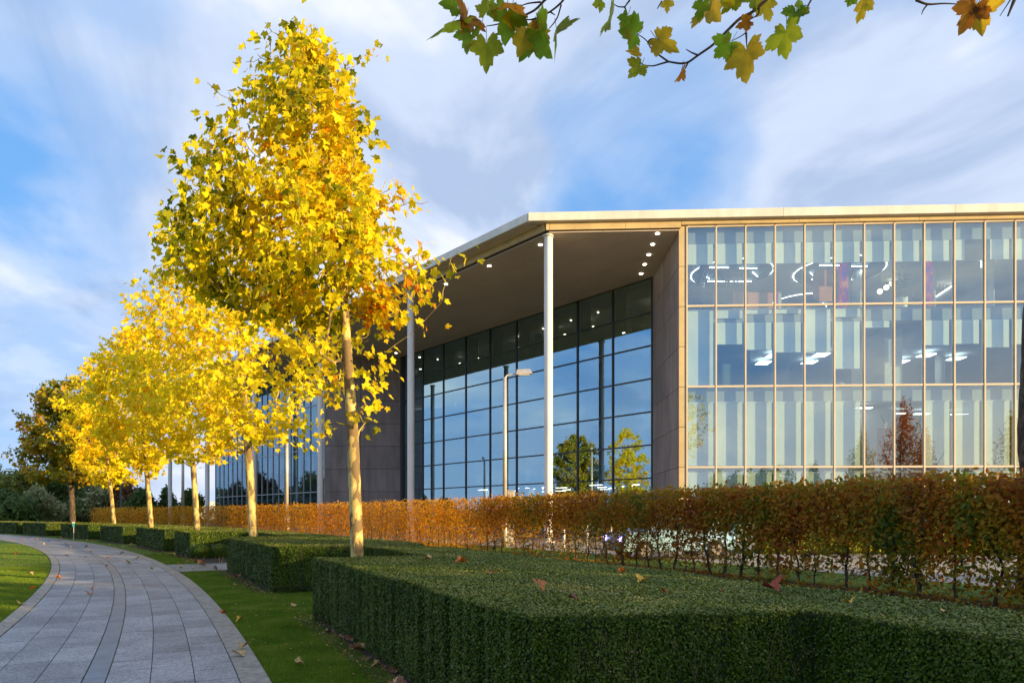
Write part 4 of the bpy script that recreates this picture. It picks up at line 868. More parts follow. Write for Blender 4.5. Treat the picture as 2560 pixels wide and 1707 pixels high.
def leaf_objs(T, F, pos, X, Y, Z, s, parent, mt, name='leaf', off=(0, 0, 0)):
    from mathutils import Matrix
    variants = []
    for k in range(6):
        me = bpy.data.meshes.new('leaf'); me.from_pydata((np.asarray(T) * (1, 1, .5 + k * .3)).tolist(), [], F); me.materials.append(mt); variants.append(me)
    for i in range(len(pos)):
        o = bpy.data.objects.new(name, variants[i % 6]); COL.objects.link(o); o.parent = parent
        o.matrix_local = Matrix([[X[i][0] * s[i], Y[i][0] * s[i], Z[i][0] * s[i], pos[i][0] - off[0]], [X[i][1] * s[i], Y[i][1] * s[i], Z[i][1] * s[i], pos[i][1] - off[1]], [X[i][2] * s[i], Y[i][2] * s[i], Z[i][2] * s[i], pos[i][2] - off[2]], [0, 0, 0, 1]])
leaf_objs(OV, FOV, pos[sel], X[sel], Y[sel], Z[sel], s_[sel], BH, M['beech'], off=o3)
# ================================================================== trees
def grow(seed, axis, ends, tip_r=.005, expo=2.3, mid=3, wob=.05, kup=.8):
    """skeleton: every twig end is tied to the best lower node of what has grown so far; radii follow from what each node carries"""
    rs = np.random.RandomState(seed)
    P = [np.array(a, float) for a in axis]; par = [-1] + list(range(len(axis) - 1))
    c = np.array([axis[0][0], axis[0][1]])
    order = np.argsort([abs(e[0] - c[0]) + abs(e[1] - c[1]) + .15 * e[2] for e in ends]); z0 = min(e[2] for e in ends) - .6
    A = np.zeros((len(P) + len(ends) * (mid + 1), 3)); A[:len(P)] = P; n = len(P); ps = []
    for k in order:
        e = np.asarray(ends[k], float); d = A[:n] - e; dist = np.linalg.norm(d, axis=1); up = d[:, 2]
        cost = dist * (1 + kup * np.clip((up / (dist + 1e-6)) + .35, 0, 2)) + (A[:n, 2] < z0) * 5
        j = int(np.argmin(cost)); a = A[j]; L_ = np.linalg.norm(e - a); pr = j
        for s in range(1, mid + 2):
            t = s / (mid + 1); q = a + (e - a) * t
            if s <= mid: q = q + rs.normal(size=3) * wob * L_ * .5 + np.array([0, 0, -.10 * L_ * math.sin(math.pi * t)])
            A[n] = q; P.append(q); par.append(pr); pr = n; n += 1
        ps.append(pr)
    w = np.zeros(n); ch = [[] for _ in range(n)]
    for i in range(n):
        if par[i] >= 0: ch[par[i]].append(i)
    for i in range(n - 1, -1, -1):
        w[i] = tip_r ** expo if not ch[i] else sum(w[c_] for c_ in ch[i]) + 0
        if False: pass
    # children always have larger index than parents except along the axis: recompute leaf-up safely
    r = w ** (1 / expo); return A[:n], par, ch, r, ps
def skeleton_tubes(A, par, ch, r, nax, n_side=5):
    out = {}
    starts = []
    n = len(A)
    big = [max(c, key=lambda k: r[k]) if c else -1 for c in ch]
    for i in range(n):
        p = par[i]
        if i >= nax and (p < nax or big[p] != i):
            path = [p, i]; j = big[i]
            while j != -1: path.append(j); j = big[j]
            rr = r[path].copy(); rr[0] = min(rr[0], rr[1] * 1.15); out.setdefault(len(path), []).append((A[path], rr))
    return out
def plane_tree(name, x, y, label, cat, axis, trunk_r, env, n_ends, per_end, size, mt, seed, barkm='bark', leaf=(None, None), parts=0, group='plane trees in a row along the path', extra=None, wide=1.0, clus=.15):
    """axis: trunk points (world). env(z) -> (xmin, xmax, ymin, ymax) of the crown at height z"""
    rs = np.random.RandomState(seed); e = empty(name, (x, y, 0), label, cat, group); off = np.array([x, y, 0.])
    zs = np.array([q[0] for q in env]); E_ = np.array([q[1:] for q in env]); ends = []
    tries = 0
    while len(ends) < n_ends and tries < n_ends * 60:
        tries += 1
        z = rs.uniform(zs.min(), zs.max()); b = [np.interp(z, zs, E_[:, k]) for k in range(4)]
        cx_, rx = (b[0] + b[1]) / 2, (b[1] - b[0]) / 2; cy_, ry = (b[2] + b[3]) / 2, (b[3] - b[2]) / 2
        if rs.rand() > (rx * ry) / 7.5 + .15: continue
        a = rs.uniform(0, 2 * np.pi); q = rs.uniform(.12, 1) ** .55; q *= 1 + .15 * math.sin(3 * a + z * 2.3 + seed) + .10 * math.sin(7 * a + z * 5 + seed) + (.18 if rs.rand() < .10 else 0)
        gn = math.sin(cx_ * 0 + (cx_ + rx * q * math.cos(a)) * 2.9 + seed) + math.sin((cy_ + ry * q * math.sin(a)) * 2.3 + z * 1.9) + math.sin(z * 3.7 + a * 2)
        if gn < -1.15: continue
        ends.append((cx_ + rx * q * math.cos(a), cy_ + ry * q * math.sin(a), z + rs.normal() * .1))
    if extra: ends += extra
    A, par, ch, r, tips = grow(seed, axis, ends)
    nax = len(axis)
    # trunk
    za = np.array([a[2] for a in axis]); tr = np.interp(za, [0, .25, za.max() * .3, za.max() * .75, za.max()], [trunk_r * 1.22, trunk_r * 1.04, trunk_r * .9, trunk_r * .36, .015])
    tz = np.linspace(0, 1, 60); ii = np.linspace(0, len(axis) - 1, 60); AX = np.array([[np.interp(q, range(len(axis)), [a[k] for a in axis]) for k in range(3)] for q in ii])
    V, F = tube(AX - off, np.interp(ii, range(len(axis)), tr) * (1 + .03 * np.sin(ii * 9)), 18); link('trunk', np_mesh('trunk', V, F), M[barkm], e, smooth=True)
    rm = r * 1.0; lim = np.interp(A[:, 2], za, tr) * .62; rr = np.minimum(rm, lim)
    thick, thin = {}, {}
    for L_, lst in skeleton_tubes(A, par, ch, rr, nax).items():
        for p, q in lst: (thick if q[1] > .017 else thin).setdefault(L_, []).append((p - off, q))
    cnt = 0
    for L_, lst in thick.items():
        for p, q in lst:
            V, F = tube(p, q, 8); link('limb', np_mesh('limb', V, F), M[barkm], e, smooth=True); cnt += 1
    tv, tf, b = [], [], 0
    for L_, lst in thin.items():
        for p, q in lst: V, F = tube(p, q, 4); tv.append(V); tf.append(F + b); b += len(V)
    if tv: link('twigs', np_mesh('twigs', np.concatenate(tv), np.concatenate(tf)), M['bark' if barkm == 'bark' else barkm], e)['kind'] = 'stuff'
    # leaves along the outer part of every branchlet
    pos, outd = [], []; cc = np.array([np.mean([a[0] for a in axis[-3:]]), np.mean([a[1] for a in axis[-3:]]), 0])
    n_ex = len(extra) if extra else 0; cx_ord = set()
    if extra:
        EX = np.array(extra)
        cx_ord = {t for t in tips if np.min(np.linalg.norm(EX - A[t], axis=1)) < .02}
    for t in tips:
        q = t; k = 0
        for _ in range(per_end if t not in cx_ord else 5):
            j = t if rs.rand() < .45 else par[t]; j = j if rs.rand() < .6 or j < nax else par[j]; 
            if j < nax: j = t
            pp = A[j] + (A[par[j]] - A[j]) * rs.rand() * .8; pos.append(pp + rs.normal(size=3) * clus * (1, 1, .85)); outd.append(A[t] - np.array([axis[0][0], axis[0][1], A[t][2] - .1]))
    pos = np.array(pos); outd = unit(np.array(outd)); n = len(pos)
    # leaves hang: tip direction down and outward, blade facing out / up
    Yd = unit(np.c_[outd[:, :2] * .5, np.full(n, -.55)] + rs.normal(size=(n, 3)) * .5); Zd = unit(outd + (0, 0, .6) + rs.normal(size=(n, 3)) * .6)
    Xd = unit(np.cross(Yd, Zd)); Zd = np.cross(Xd, Yd); s = rs.uniform(.6, 1.25, n) * size
    T, Fm = leaf if leaf[0] is not None else (LEAF_LO, FLO)
    sel = np.array([], int); rest = np.arange(n)
    if parts:
        o_ = np.argsort(np.linalg.norm(pos - np.array([0, 0, 1.5]), axis=1)); sel, rest = o_[:parts], o_[parts:]
        leaf_objs(T, [tuple(f) for f in Fm], pos[sel], Xd[sel], Yd[sel], Zd[sel], s[sel], e, M[mt], off=off)
    V, F = scatter(T, Fm, pos[rest] - off, Xd[rest], Yd[rest], Zd[rest], s[rest]); link('crown', np_mesh('crown', V, F), M[mt], e)['kind'] = 'stuff'
    return e, A, tips
# first tree, from the photograph's outline at its distance
Z1 = 12.0; k1 = Z1 / 1707
def X1(px): return (px - 1280) * k1
def H1(py): return 1.5 + (1285 - py) * k1
env1 = [(10.3, 762, 792), (9.9, 690, 860), (9.4, 625, 930), (8.8, 575, 960), (8.2, 560, 975), (7.6, 500, 985), (7.1, 465, 1005), (6.6, 435, 1050), (6.1, 410, 1110), (5.7, 430, 1120), (5.3, 500, 1085), (5.0, 600, 1060), (4.75, 690, 990)][::-1]
env1 = [(z * .965 - .12 if z > 6 else z + .25, X1(a) + (min(.12, (b - a) * k1 * .2) if z > 7 else .0), X1(b) - min(.18, (b - a) * k1 * .2), Z1 - min(2.0, (b - a) * k1 / 2), Z1 + min(2.0, (b - a) * k1 / 2)) for z, a, b in env1]
ax1 = [(X1(a), Z1, H1(b)) for a, b in ((895, 1498), (893, 1400), (890, 1300), (886, 1200), (882, 1100), (876, 1000), (869, 900), (865, 840), (862, 780), (858, 700), (850, 620), (840, 520), (830, 430), (815, 330), (800, 230), (786, 130), (778, 60))]
ax1[0] = (X1(895), Z1, 0)
rs = np.random.RandomState(77); ex = []
for k in range(9): ex.append((X1(rs.uniform(815, 850)), Z1 + rs.normal() * .25, H1(rs.uniform(860, 1060))))
for k in range(14):
    t = rs.rand(); ex.append((X1(905 + 65 * t + rs.normal() * 8), Z1 - .1 + rs.normal() * .25, H1(1070 - 190 * t + rs.normal() * 18)))
for a, b in ((650, 90), (665, 60), (612, 150), (640, 130), (535, 230), (560, 215), (935, 95), (905, 110), (505, 350), (490, 400), (1150, 640), (1130, 655), (1105, 770), (1120, 700), (1075, 520)): ex.append((X1(a), Z1 + rs.normal() * .3, H1(b)))
plane_tree('plane_tree', X1(895), Z1, 'tallest golden plane tree, nearest in the row, its trunk rising behind the near hedge block', 'tree', ax1, .112, env1, 640, 13, .160, 'leaf1', 11, leaf=(LEAF_HI, FHI), parts=290, extra=ex)
Tb = [(636, 20.3), (495, 26.6), (380, 31.5), (287, 43.0)]
lbs = ['second golden plane tree in the row, orange tinged, in front of the far glass wing', 'third golden plane tree in the row, its trunk against the open sky', 'fourth golden plane tree in the row with a bright yellow trunk', 'fifth golden plane tree in the row, left of the fourth']
tops = [(545, 490), (425, 690), (310, 815), (215, 895)]
wid = [2.7, 2.3, 2.05, 2.3]; bot = [3.5, 3.6, 3.7, 3.5]
for k, ((px, Z), lb) in enumerate(zip(Tb, lbs)):
    kk = Z / 1707; x = (px - 1280) * kk; xt = (tops[k][0] - 1280) * kk; zt = 1.5 + (1285 - tops[k][1]) * kk
    axp = [(x + (xt - x) * (t ** 1.3) * .8, Z, zt * t) for t in np.linspace(0, 1, 14)]
    w = wid[k]; ev = []
    for f, q in ((0, .45), (.1, .82), (.25, 1), (.45, 1.0), (.65, .9), (.82, .7), (.93, .42), (1, .12)):
        z = bot[k] + (zt - bot[k]) * f; xc = np.interp(z, [a[2] for a in axp], [a[0] for a in axp]) + (.3 if k == 0 else 0) * (1 - f); ev.append((z, xc - w * q, xc + w * q, Z - w * q, Z + w * q))
    plane_tree('plane_tree', x, Z, lb, 'tree', axp, (.128, .112, .112, .12)[k], ev, 400, 13, .19 + .015 * k, 'leaf2', 30 + k)
x6, Z6 = (183 - 1280) / 1707 * 49, 49.
axp = [(x6 - .5 * t, Z6, 11.6 * t) for t in np.linspace(0, 1, 14)]
ev = [(3.9, x6 - 2.4, x6 + 2.6, 46.6, 51.4), (4.4, x6 - 3.4, x6 + 3.2, 46.2, 51.8), (6, x6 - 3.6, x6 + 3.0, 46, 52), (8, x6 - 3.4, x6 + 2.7, 46.2, 51.8), (10, x6 - 2.6, x6 + 2.1, 46.8, 51.2), (11.2, x6 - 1.3, x6 + .9, 48, 50)]
plane_tree('plane_tree', x6, Z6, 'dark green and rust coloured tree at the far left end of the row', 'tree', axp, .2, ev, 800, 18, .25, 'leaf6', 41, barkm='bark_dark')
# trunk at the right edge, beyond the hedge
xe, Ze = (2582 - 1280) / 1707 * 12.2, 12.2
rs = np.random.RandomState(2)
axp = [(xe + rs.normal() * .02 + .035 * max(0, z - 4) ** 1.7, Ze, z) for z in np.linspace(0, 12, 18)]
ev = [(6.6, xe + 1.6, xe + 4.6, Ze - 2, Ze + 2), (9, xe + 2.6, xe + 6, Ze - 2.4, Ze + 2.4), (12, xe + 3.5, xe + 5.6, Ze - .8, Ze + .8)]
plane_tree('plane_tree', xe, Ze, 'dark rough trunk cut off by the right edge of the picture, behind the hedge', 'tree', axp, .215, ev, 120, 10, .21, 'leaf1', 55, barkm='bark_dark', group=None)
# ------------------------------------------------ the overhanging tree: stands right behind the camera, boughs reach over the view
OT = empty('plane_tree', (4.6, -1.6, 0), 'green and brown leaved boughs reaching down from above the top edge of the picture', 'tree'); oo = np.array([4.6, -1.6, 0.])
V, F = tube(np.array([(4.6, -1.6, 0), (4.62, -1.6, .4), (4.65, -1.55, 2), (4.6, -1.5, 4), (4.5, -1.4, 6), (4.4, -1.3, 8)]) - oo, [.3, .24, .21, .19, .15, .1], 16); link('trunk', np_mesh('trunk', V, F), M['bark'], OT, smooth=True)
ZL = 3.2
def L3(px, py, dz=0): return np.array(P3(px, py, ZL + dz))
def bough(pts, r0, r1, name='bough'):
    P = np.array(pts, float); t = np.linspace(0, len(P) - 1, (len(P) - 1) * 4 + 1); Q = np.array([[np.interp(a, range(len(P)), P[:, k]) for k in range(3)] for a in t])
    for _ in range(2): Q[1:-1] = (Q[:-2] + 2 * Q[1:-1] + Q[2:]) / 4
    V, F = tube(Q - oo, np.linspace(r0, r1, len(Q)), 6); link(name, np_mesh(name, V, F), M['twig'], OT, smooth=True); return Q
bough([(4.6, -1.5, 3.6), (3.9, .2, 4.6), L3(2180, -190, .1), L3(2010, -80), L3(1915, 0)], .05, .0075)
bough([(4.6, -1.5, 4.2), (3.4, .6, 5.0), (1.8, 2.2, 4.9), L3(1560, -140), L3(1430, -60), L3(1362, 0)], .05, .006)
bough([(4.6, -1.5, 4.6), (4.6, .6, 5.2), L3(2700, -160), L3(2560, -60), L3(2520, 40)], .045, .004)
bough([L3(1430, -60), L3(1412, 0), L3(1376, 30), L3(1340, 46)], .006, .003)
def tw(*q, r0=.0042, r1=.0018): bough([L3(a, b, .01 * i) for i, (a, b) in enumerate(q)], r0, r1, 'twig')
tw((1362, 0), (1337, 27), (1290, 47), (1240, 62), (1216, 65), r0=.006)
tw((1340, 46), (1325, 50), (1300, 47)); tw((1403, 12), (1394, 45), (1378, 66), (1372, 72)); tw((1376, 30), (1388, 38)); tw((1352, 5), (1320, 8), (1296, 17))
tw((1915, 0), (1880, 32), (1850, 45), (1820, 75), (1797, 98), (1778, 116), (1745, 138), (1720, 157), (1700, 159), (1671, 154), r0=.0075, r1=.004)
tw((1671, 154), (1655, 143), (1635, 128), (1625, 118), (1620, 105), (1607, 93), (1592, 85)); tw((1671, 154), (1650, 160), (1634, 165), (1613, 164), (1602, 158))
tw((1745, 138), (1728, 131), (1715, 123)); tw((1720, 157), (1714, 170), (1709, 180)); tw((1620, 105), (1626, 97), (1642, 96)); tw((1880, 32), (1874, 50), (1866, 72), (1865, 82), (1850, 92), (1830, 102))
tw((1865, 82), (1867, 118)); tw((1898, 20), (1897, 36), (1880, 46), (1874, 50)); tw((1602, 158), (1592, 145)); tw((2028, 0), (2012, 28), (1998, 45), (1982, 55), (1966, 69)); tw((1575, 0), (1567, 10), (1562, 18), (1545, 17), (1534, 10)); tw((1562, 18), (1569, 36)); tw((1655, 3), (1643, 22))
tw((2290, 0), (2318, 12), (2360, 8), (2420, 12), r0=.006); tw((2318, 12), (2308, 25), (2304, 37)); tw((2560, -60), (2526, 0), (2500, 40), r0=.005)
NL = [  # base px, tip px, width factor, colour seed
 (1145, 20, 1098, 5, 1.1), (1137, 48, 1092, 92, 1.0), (1168, 40, 1160, 75, 1.1), (1180, 84, 1163, 131, 1.0), (1217, 35, 1213, -12, .8), (1205, 60, 1195, 84, .9), (1216, 104, 1216, 182, .8), (1268, 22, 1262, 110, 1.05), (1282, 6, 1268, 30, 1.1), (1315, 65, 1300, 132, 1.05), (1345, 52, 1362, 88, .7), (1345, 72, 1370, 145, 1.1), (1390, 65, 1400, 100, .7),
 (1506, 2, 1482, 12, 1.3), (1532, 35, 1520, 70, .5), (1570, 38, 1548, 75, .9), (1592, 85, 1546, 76, 1.3), (1642, 96, 1695, 128, .45), (1594, 143, 1562, 122, .7), (1602, 164, 1570, 195, .8), (1705, 172, 1692, 205, .35), (1668, 2, 1668, 35, .9), (1760, 2, 1745, 52, 1.2), (1800, 0, 1838, 10, 1.4), (1775, 8, 1793, 44, 1.0), (1850, -5, 1800, 32, 1.4), (1910, 0, 1925, 52, .9), (1874, 52, 1838, 70, .8), (1828, 103, 1778, 150, 1.0), (1867, 118, 1864, 205, 1.25), (1966, 69, 1963, 153, 1.3), (1990, 28, 1978, 72, .5), (2130, -8, 2118, 22, 1.3), (2162, -5, 2145, 58, .8), (2440, 10, 2402, 80, .9), (2450, 15, 2455, 80, .9), (2000, 0, 1990, 14, .8), (2470, -10, 2480, 20, 1.0), (1890, -12, 1886, 20, 1.0)]
rs = np.random.RandomState(12)
M['spot'] = M['leaf_near']
nearm = []
for k, (tint) in enumerate(((.20, .33, .02), (.34, .38, .02), (.62, .42, .025), (.50, .20, .02), (.80, .62, .03))):
    nearm.append(leafmat('near leaf %s' % ['green', 'olive', 'amber', 'rust', 'yellow'][k], [(0, tuple(v * .8 for v in tint)), (1, tuple(min(1, v * 1.6) for v in tint))], .7, .5, patch=(16, .56 + .03 * (k % 3), [(.36, .20, .015), (.42, .25, .015), (.2, .2, .015), (.12, .05, .01), (.6, .3, .02)][k]), vscale=9, vary=.9))
pick = [0, 1, 3, 0, 1, 3, 1, 0, 3, 2, 3, 0, 1, 1, 1, 0, 0, 2, 2, 1, 3, 2, 0, 4, 2, 1, 2, 3, 0, 2, 1, 0, 0, 2, 3, 2, 0, 3, 1]
def detailed_leaf(seed, curl):
    rs = np.random.RandomState(seed); tips = [(-125, .66), (-60, .95), (0, 1.15), (60, .95), (125, .66)]; pts = []
    for i, (a, r) in enumerate(tips):
        r *= rs.uniform(.9, 1.1)
        for da, k in ((-25, .70), (-18, .84), (-13, .77), (-7, .89), (0, 1.0), (7, .89), (13, .77), (18, .84), (25, .70)): pts.append((a + da + rs.normal(), r * k))
        if i < 4: pts.append((a + (tips[i + 1][0] - a) / 2, .62 * rs.uniform(.9, 1.1)))
    pts = [(-165, .20)] + pts + [(165, .20)]; rings = [0, .5, 1]; V = [(0, 0, 0)]; n = len(pts)
    for f in (.5, 1):
        for a, r in pts:
            t = R_(90 - a); x, y = f * r * math.cos(t) * .6, f * r * math.sin(t) * .62
            vein = min(abs(((a + 180 - q + 180) % 360) - 180) for q in (180, 118, 242, 55, 305)); z = (.05 * min(vein, 30) / 30 * f) + curl * (abs(x) ** 1.3) * .9 - .35 * curl * max(y, 0) ** 2
            V.append((x, y + .10, z))
    V[0] = (0, .08, 0); F = [(0, 1 + i, 2 + i) for i in range(n - 1)] + [(1 + i, 1 + n + i, 2 + n + i, 2 + i) for i in range(n - 1)]
    return V, F
for k, (bx, by_, tx, ty, wf) in enumerate(NL):
    b = L3(bx, by_, rs.normal() * .03); t_ = L3(tx, ty, rs.normal() * .05); Yv = t_ - b; ln_ = np.linalg.norm(Yv) * 1.0; Yv = Yv / np.linalg.norm(Yv)
    view = unit((b - np.array([0, 0, 1.5]))[None])[0]; tilt = rs.normal(size=3) * .35; Zv = -view + tilt; Xv = np.cross(Yv, Zv); Xv /= np.linalg.norm(Xv); Zv = np.cross(Xv, Yv)
    V, F = detailed_leaf(k, rs.uniform(.25, .8)); V = np.array(V); sc_y = ln_ / .82; V = V[:, :1] * Xv * sc_y * (.55 + .5 * wf) * .95 + V[:, 1:2] * Yv * sc_y + V[:, 2:3] * Zv * sc_y; V = V + b - oo
    me = bpy.data.meshes.new('leaf'); me.from_pydata(V.tolist(), [], F); lf = link('leaf', me, nearm[pick[k % len(pick)]], OT, smooth=True)
    q = np.array([b - Yv * ln_ * .3 + np.array([0, 0, .02]), b - Yv * ln_ * .12 + np.array([0, 0, .004]), b + Yv * ln_ * .1]); V, F = tube(q - oo, [.0012, .0014, .001], 4); link('petiole', np_mesh('p', V, F), M['twig'], lf)
# more leaves higher on the boughs, above the frame
n = 500; rs = np.random.RandomState(3); c0 = np.array([(3.4, .6, 5.2), (2.0, 2.0, 5.3), (3.6, 1.6, 5.4), (4.4, -1, 6.4), (4.8, .6, 5.6)])[rs.randint(0, 5, n)]; p = c0 + rs.normal(size=(n, 3)) * (.55, .55, .4); p = p[(p[:, 2] > 1.7 + .78 * np.maximum(p[:, 1], 0) + .15)]; X, Y, Zv = frames(rs.normal(size=(len(p), 3)) + (0, 0, 1), rs)
V, F = scatter(LEAF_LO, FLO, p - oo, X, Y, Zv, rs.uniform(.14, .24, len(p))); link('crown', np_mesh('crown', V, F), M['leaf_near'], OT)['kind'] = 'stuff'
# ================================================================== bushes and far wood
BM = {'olive': [(0, (0.121, 0.162, 0.027)), (.5, (0.230, 0.257, 0.047)), (1, (0.405, 0.378, 0.108))], 'green': [(0, (0.047, 0.095, 0.022)), (.5, (0.095, 0.162, 0.041)), (1, (0.176, 0.243, 0.068))], 'grey': [(0, (0.189, 0.216, 0.081)), (.5, (0.324, 0.351, 0.162)), (1, (0.486, 0.486, 0.257))], 'rust': [(0, (.12, .06, .03)), (.5, (.25, .13, .06)), (1, (.35, .22, .10))], 'fire': [(0, (.4, .10, .015)), (.5, (.8, .25, .03)), (1, (.85, .48, .05))], 'gold': [(0, (.4, .3, .02)), (.5, (.75, .5, .03)), (1, (.8, .6, .05))]}
for k, v in BM.items(): M['b_' + k] = leafmat(k + ' bush leaves', v, .35, .6, vscale=.35, vary=.45)
def bush(px, Z, ytop, wpx, kind, label, n=1500, seed=0, x=None, h=None, w=None, lump=9, size=None, name='bush', cat='bush', group=None, depth=None, taper=.75):
    rs = np.random.RandomState(seed + int(abs(Z) * 3)); x = pxu(px, Z) if x is None else x; h = 1.5 + (1285 - ytop) / 1707 * Z if h is None else h; w = wpx / 1707 * Z / 2 if w is None else w
    e = empty(name, (x, Z, 0), label, cat, group); size = size or max(.14, .0055 * abs(Z)); n = int(n * 1.6); P_, N_ = [], []
    for k in range(lump):
        t = (k + .5) / lump; zc = h * (.12 + .74 * t); rr = w * (1 - taper * t ** 2) ; a = rs.uniform(0, 6.28); o_ = np.array([math.cos(a) * rr * .55, math.sin(a) * rr * .55, zc]); R3 = np.array([rr * .7, rr * .7, h * .2]) * rs.uniform(.8, 1.25)
        m_ = n // lump; d = unit(rs.normal(size=(m_, 3))); P_.append(o_ + d * R3 * rs.uniform(.55, 1.08, (m_, 1))); N_.append(d)
    p = np.concatenate(P_); p[:, 2] = np.clip(p[:, 2], .05, None); X, Y, Zv = frames(np.concatenate(N_) + rs.normal(size=p.shape) * .5, rs); V, F = scatter(OV[[0, 1, 3, 5]], [(0, 1, 2, 3)], p, X, Y, Zv, rs.uniform(.6, 1.4, len(p)) * size); link('crown', np_mesh('crown', V, F), M['b_' + kind], e)['kind'] = 'stuff'
    m = MB(); m.tube([(x, Z, 0), (x, Z, h * .3), (x + .1, Z, h * .72)], [.03 * w + .04, .03 * w + .03, .02], 7); m.build('trunk', M['bark_dark'], e)
    sp = []; 
    for k in range(14): a = rs.uniform(0, 6.28); z = h * rs.uniform(.15, .6); sp.append((np.array([(0, 0, z), (math.cos(a) * w * .4, math.sin(a) * w * .4, z + h * .15), (math.cos(a) * w * .7, math.sin(a) * w * .7, z + h * .28)]), np.array([.05, .03, .015])))
    link('limbs', tubes_mesh('l', sp, 4), M['bark_dark'], e)['kind'] = 'stuff'; return e
wood = [(-40, 88, 1168, 190, 'olive', 3200, 'large olive willow bush cut by the left edge'), (60, 84, 1186, 180, 'olive', 3200, 'tall olive bush under the left side of the dark tree'), (140, 80, 1200, 150, 'green', 2600, 'dark green bush just left of the dark tree trunk'), (95, 74, 1238, 130, 'grey', 2200, 'pale grey green low willow behind the brown hedge end'), (20, 70, 1245, 130, 'green', 2200, 'low dark bush at the left edge behind the box hedge'), (205, 90, 1196, 120, 'green', 2200, 'green bush between the two left trunks'), (262, 88, 1190, 110, 'rust', 1800, 'rust tinted thin bush top beside the fifth trunk'), (235, 82, 1225, 110, 'grey', 1800, 'grey green bush low between the fourth and fifth trunk'), (315, 92, 1212, 90, 'rust', 900, 'thin brown half bare bush against the sky'), (345, 84, 1243, 110, 'green', 1600, 'low dark green bush left of the third column'), (408, 86, 1240, 70, 'green', 1200, 'dark upright shrub beside the bright lamp post'), (478, 86, 1243, 74, 'green', 1200, 'dark shrub right of the bright lamp post'), (170, 110, 1215, 260, 'olive', 2600, 'broad far olive thicket behind the row of trees')]
for k, (px, Z, yt, wp, kd, n, lb) in enumerate(wood): bush(px, Z, yt - 22, wp, kd, lb, n=n, seed=k, taper=.62, group='bushes of the thicket at the left')
# low flat buildings far away
for k, (pa, pb, yt, lb) in enumerate(((470, 540, 1253, 'pale low building far off between the columns'), (540, 560, 1258, 'farther strip of pale low building'))):
    Z = 190 + 20 * k; m = MB(); m.box(world, pxu(pa, Z), pxu(pb, Z), Z, Z + 20, 0, 1.5 + (1285 - yt) / 1707 * Z); e = empty('low_building', (pxu(pa, Z), Z, 0), lb, 'building'); m.build('wall', M['fascia'], e)
    for j in range(5): m = MB(); q = pxu(pa, Z) + .8 + j * (pxu(pb, Z) - pxu(pa, Z)) / 5.4; m.box(world, q, q + .7, Z - .05, Z, 2.2, 3.2); m.build('window', M['carglass'], e)
# trees that show in the glass; unseen shrub row added to shade the foreground
for k in range(9): bush(0, -13 + k * 2.9, 0, 0, 'green', 'unseen evergreen shrub added right of the viewpoint to shade the foreground', n=900, seed=90 + k, x=21 + .5 * math.sin(k * 2), h=5.6, w=2.6, size=.42, taper=.3, name='shade_shrub', cat='shrub', group='shrubs added for shade right of the viewpoint')
for k, (x, y, h, w, kd, lb) in enumerate(((46.3, -21.4, 17, 3.4, 'fire', 'tall fiery orange conifer mirrored in the ground floor glass'), (42.3, -23, 12.5, 2.6, 'gold', 'golden tree mirrored left of the tall orange conifer'), (50.8, -23.5, 13, 3.0, 'fire', 'second orange conifer mirrored right of the tallest one'), (64.8, -28, 16, 3.6, 'gold', 'golden tree mirrored at the right end of the facade'), (58.5, -28, 8, 2.6, 'green', 'small green tree mirrored below the clouds'), (39, -32, 9, 2.8, 'green', 'green tree mirrored left of the orange conifer'), (25, -30, 8.2, 3.4, 'olive', 'olive shrub mirrored low in the first windows'), (32.5, -34, 8.6, 3.6, 'green', 'green shrub mirrored low in the facade'), (19.5, -40, 9.5, 4.2, 'green', 'dark shrub mirrored low at the corner of the facade'))):
    bush(0, y, 0, 0, kd, lb, n=2600, seed=200 + k, x=x, h=h, w=w, size=.34, name='garden_tree', cat='tree', lump=14, taper=.85)
for k, (x, y, h, w, kd, lb) in enumerate(((-22, 7, 9.5, 2.6, 'gold', 'golden tree across the lawn, mirrored in the dark glass'), (-31, 14, 8.5, 3.0, 'green', 'green tree across the lawn, mirrored beside the near column'), (-27, 2, 3.0, 3.4, 'gold', 'low golden shrub across the lawn'), (-45, 22, 5, 4, 'green', 'dark shrub at the far side of the lawn'), (-40, 5, 3.5, 5, 'fire', 'russet shrub at the far side of the lawn'), (-60, 40, 6, 6, 'green', 'broad green bush beyond the lawn left of the view'))):
    bush(0, y, 0, 0, kd, lb, n=2600, seed=300 + k, x=x, h=h, w=w, size=.3, name='lawn_tree', cat='tree', lump=12, taper=.55)
# ================================================================== fallen leaves
def drymat(nm, c): return surf(nm, c, tuple(v * .55 for v in c), 40, rough=.65, bump=.2)
DR = [drymat('rust fallen leaf', (.52, .16, .03)), drymat('tan fallen leaf', (.60, .38, .14)), drymat('yellow fallen leaf', (.70, .42, .04)), drymat('brown fallen leaf', (.26, .11, .05)), drymat('deep red fallen leaf', (.34, .05, .015))]
def fallen(x, y, z, s, c, label, seed, group=None):
    rs = np.random.RandomState(seed); V, F = detailed_leaf(seed, rs.uniform(.5, 1.5)); V = np.array(V) - (0, .3, 0); a = rs.uniform(0, 6.28); R2 = np.array([[math.cos(a), -math.sin(a), 0], [math.sin(a), math.cos(a), 0], [0, 0, 1]]); t = rs.normal(size=2) * .25
    V = V @ R2.T; V[:, 2] += V[:, 0] * t[0] + V[:, 1] * t[1]; V *= s; V[:, 2] -= V[:, 2].min() - .003
    me = bpy.data.meshes.new('fallen_leaf'); me.from_pydata(V.tolist(), [], F); o = link('fallen_leaf', me, DR[c], loc=(x, y, z), smooth=True); tag(o, label, 'leaf', group)
def onplane(px, py, z): Z = (1.5 - z) * 1707 / (py - 1285); return (px - 1280) / 1707 * Z, Z
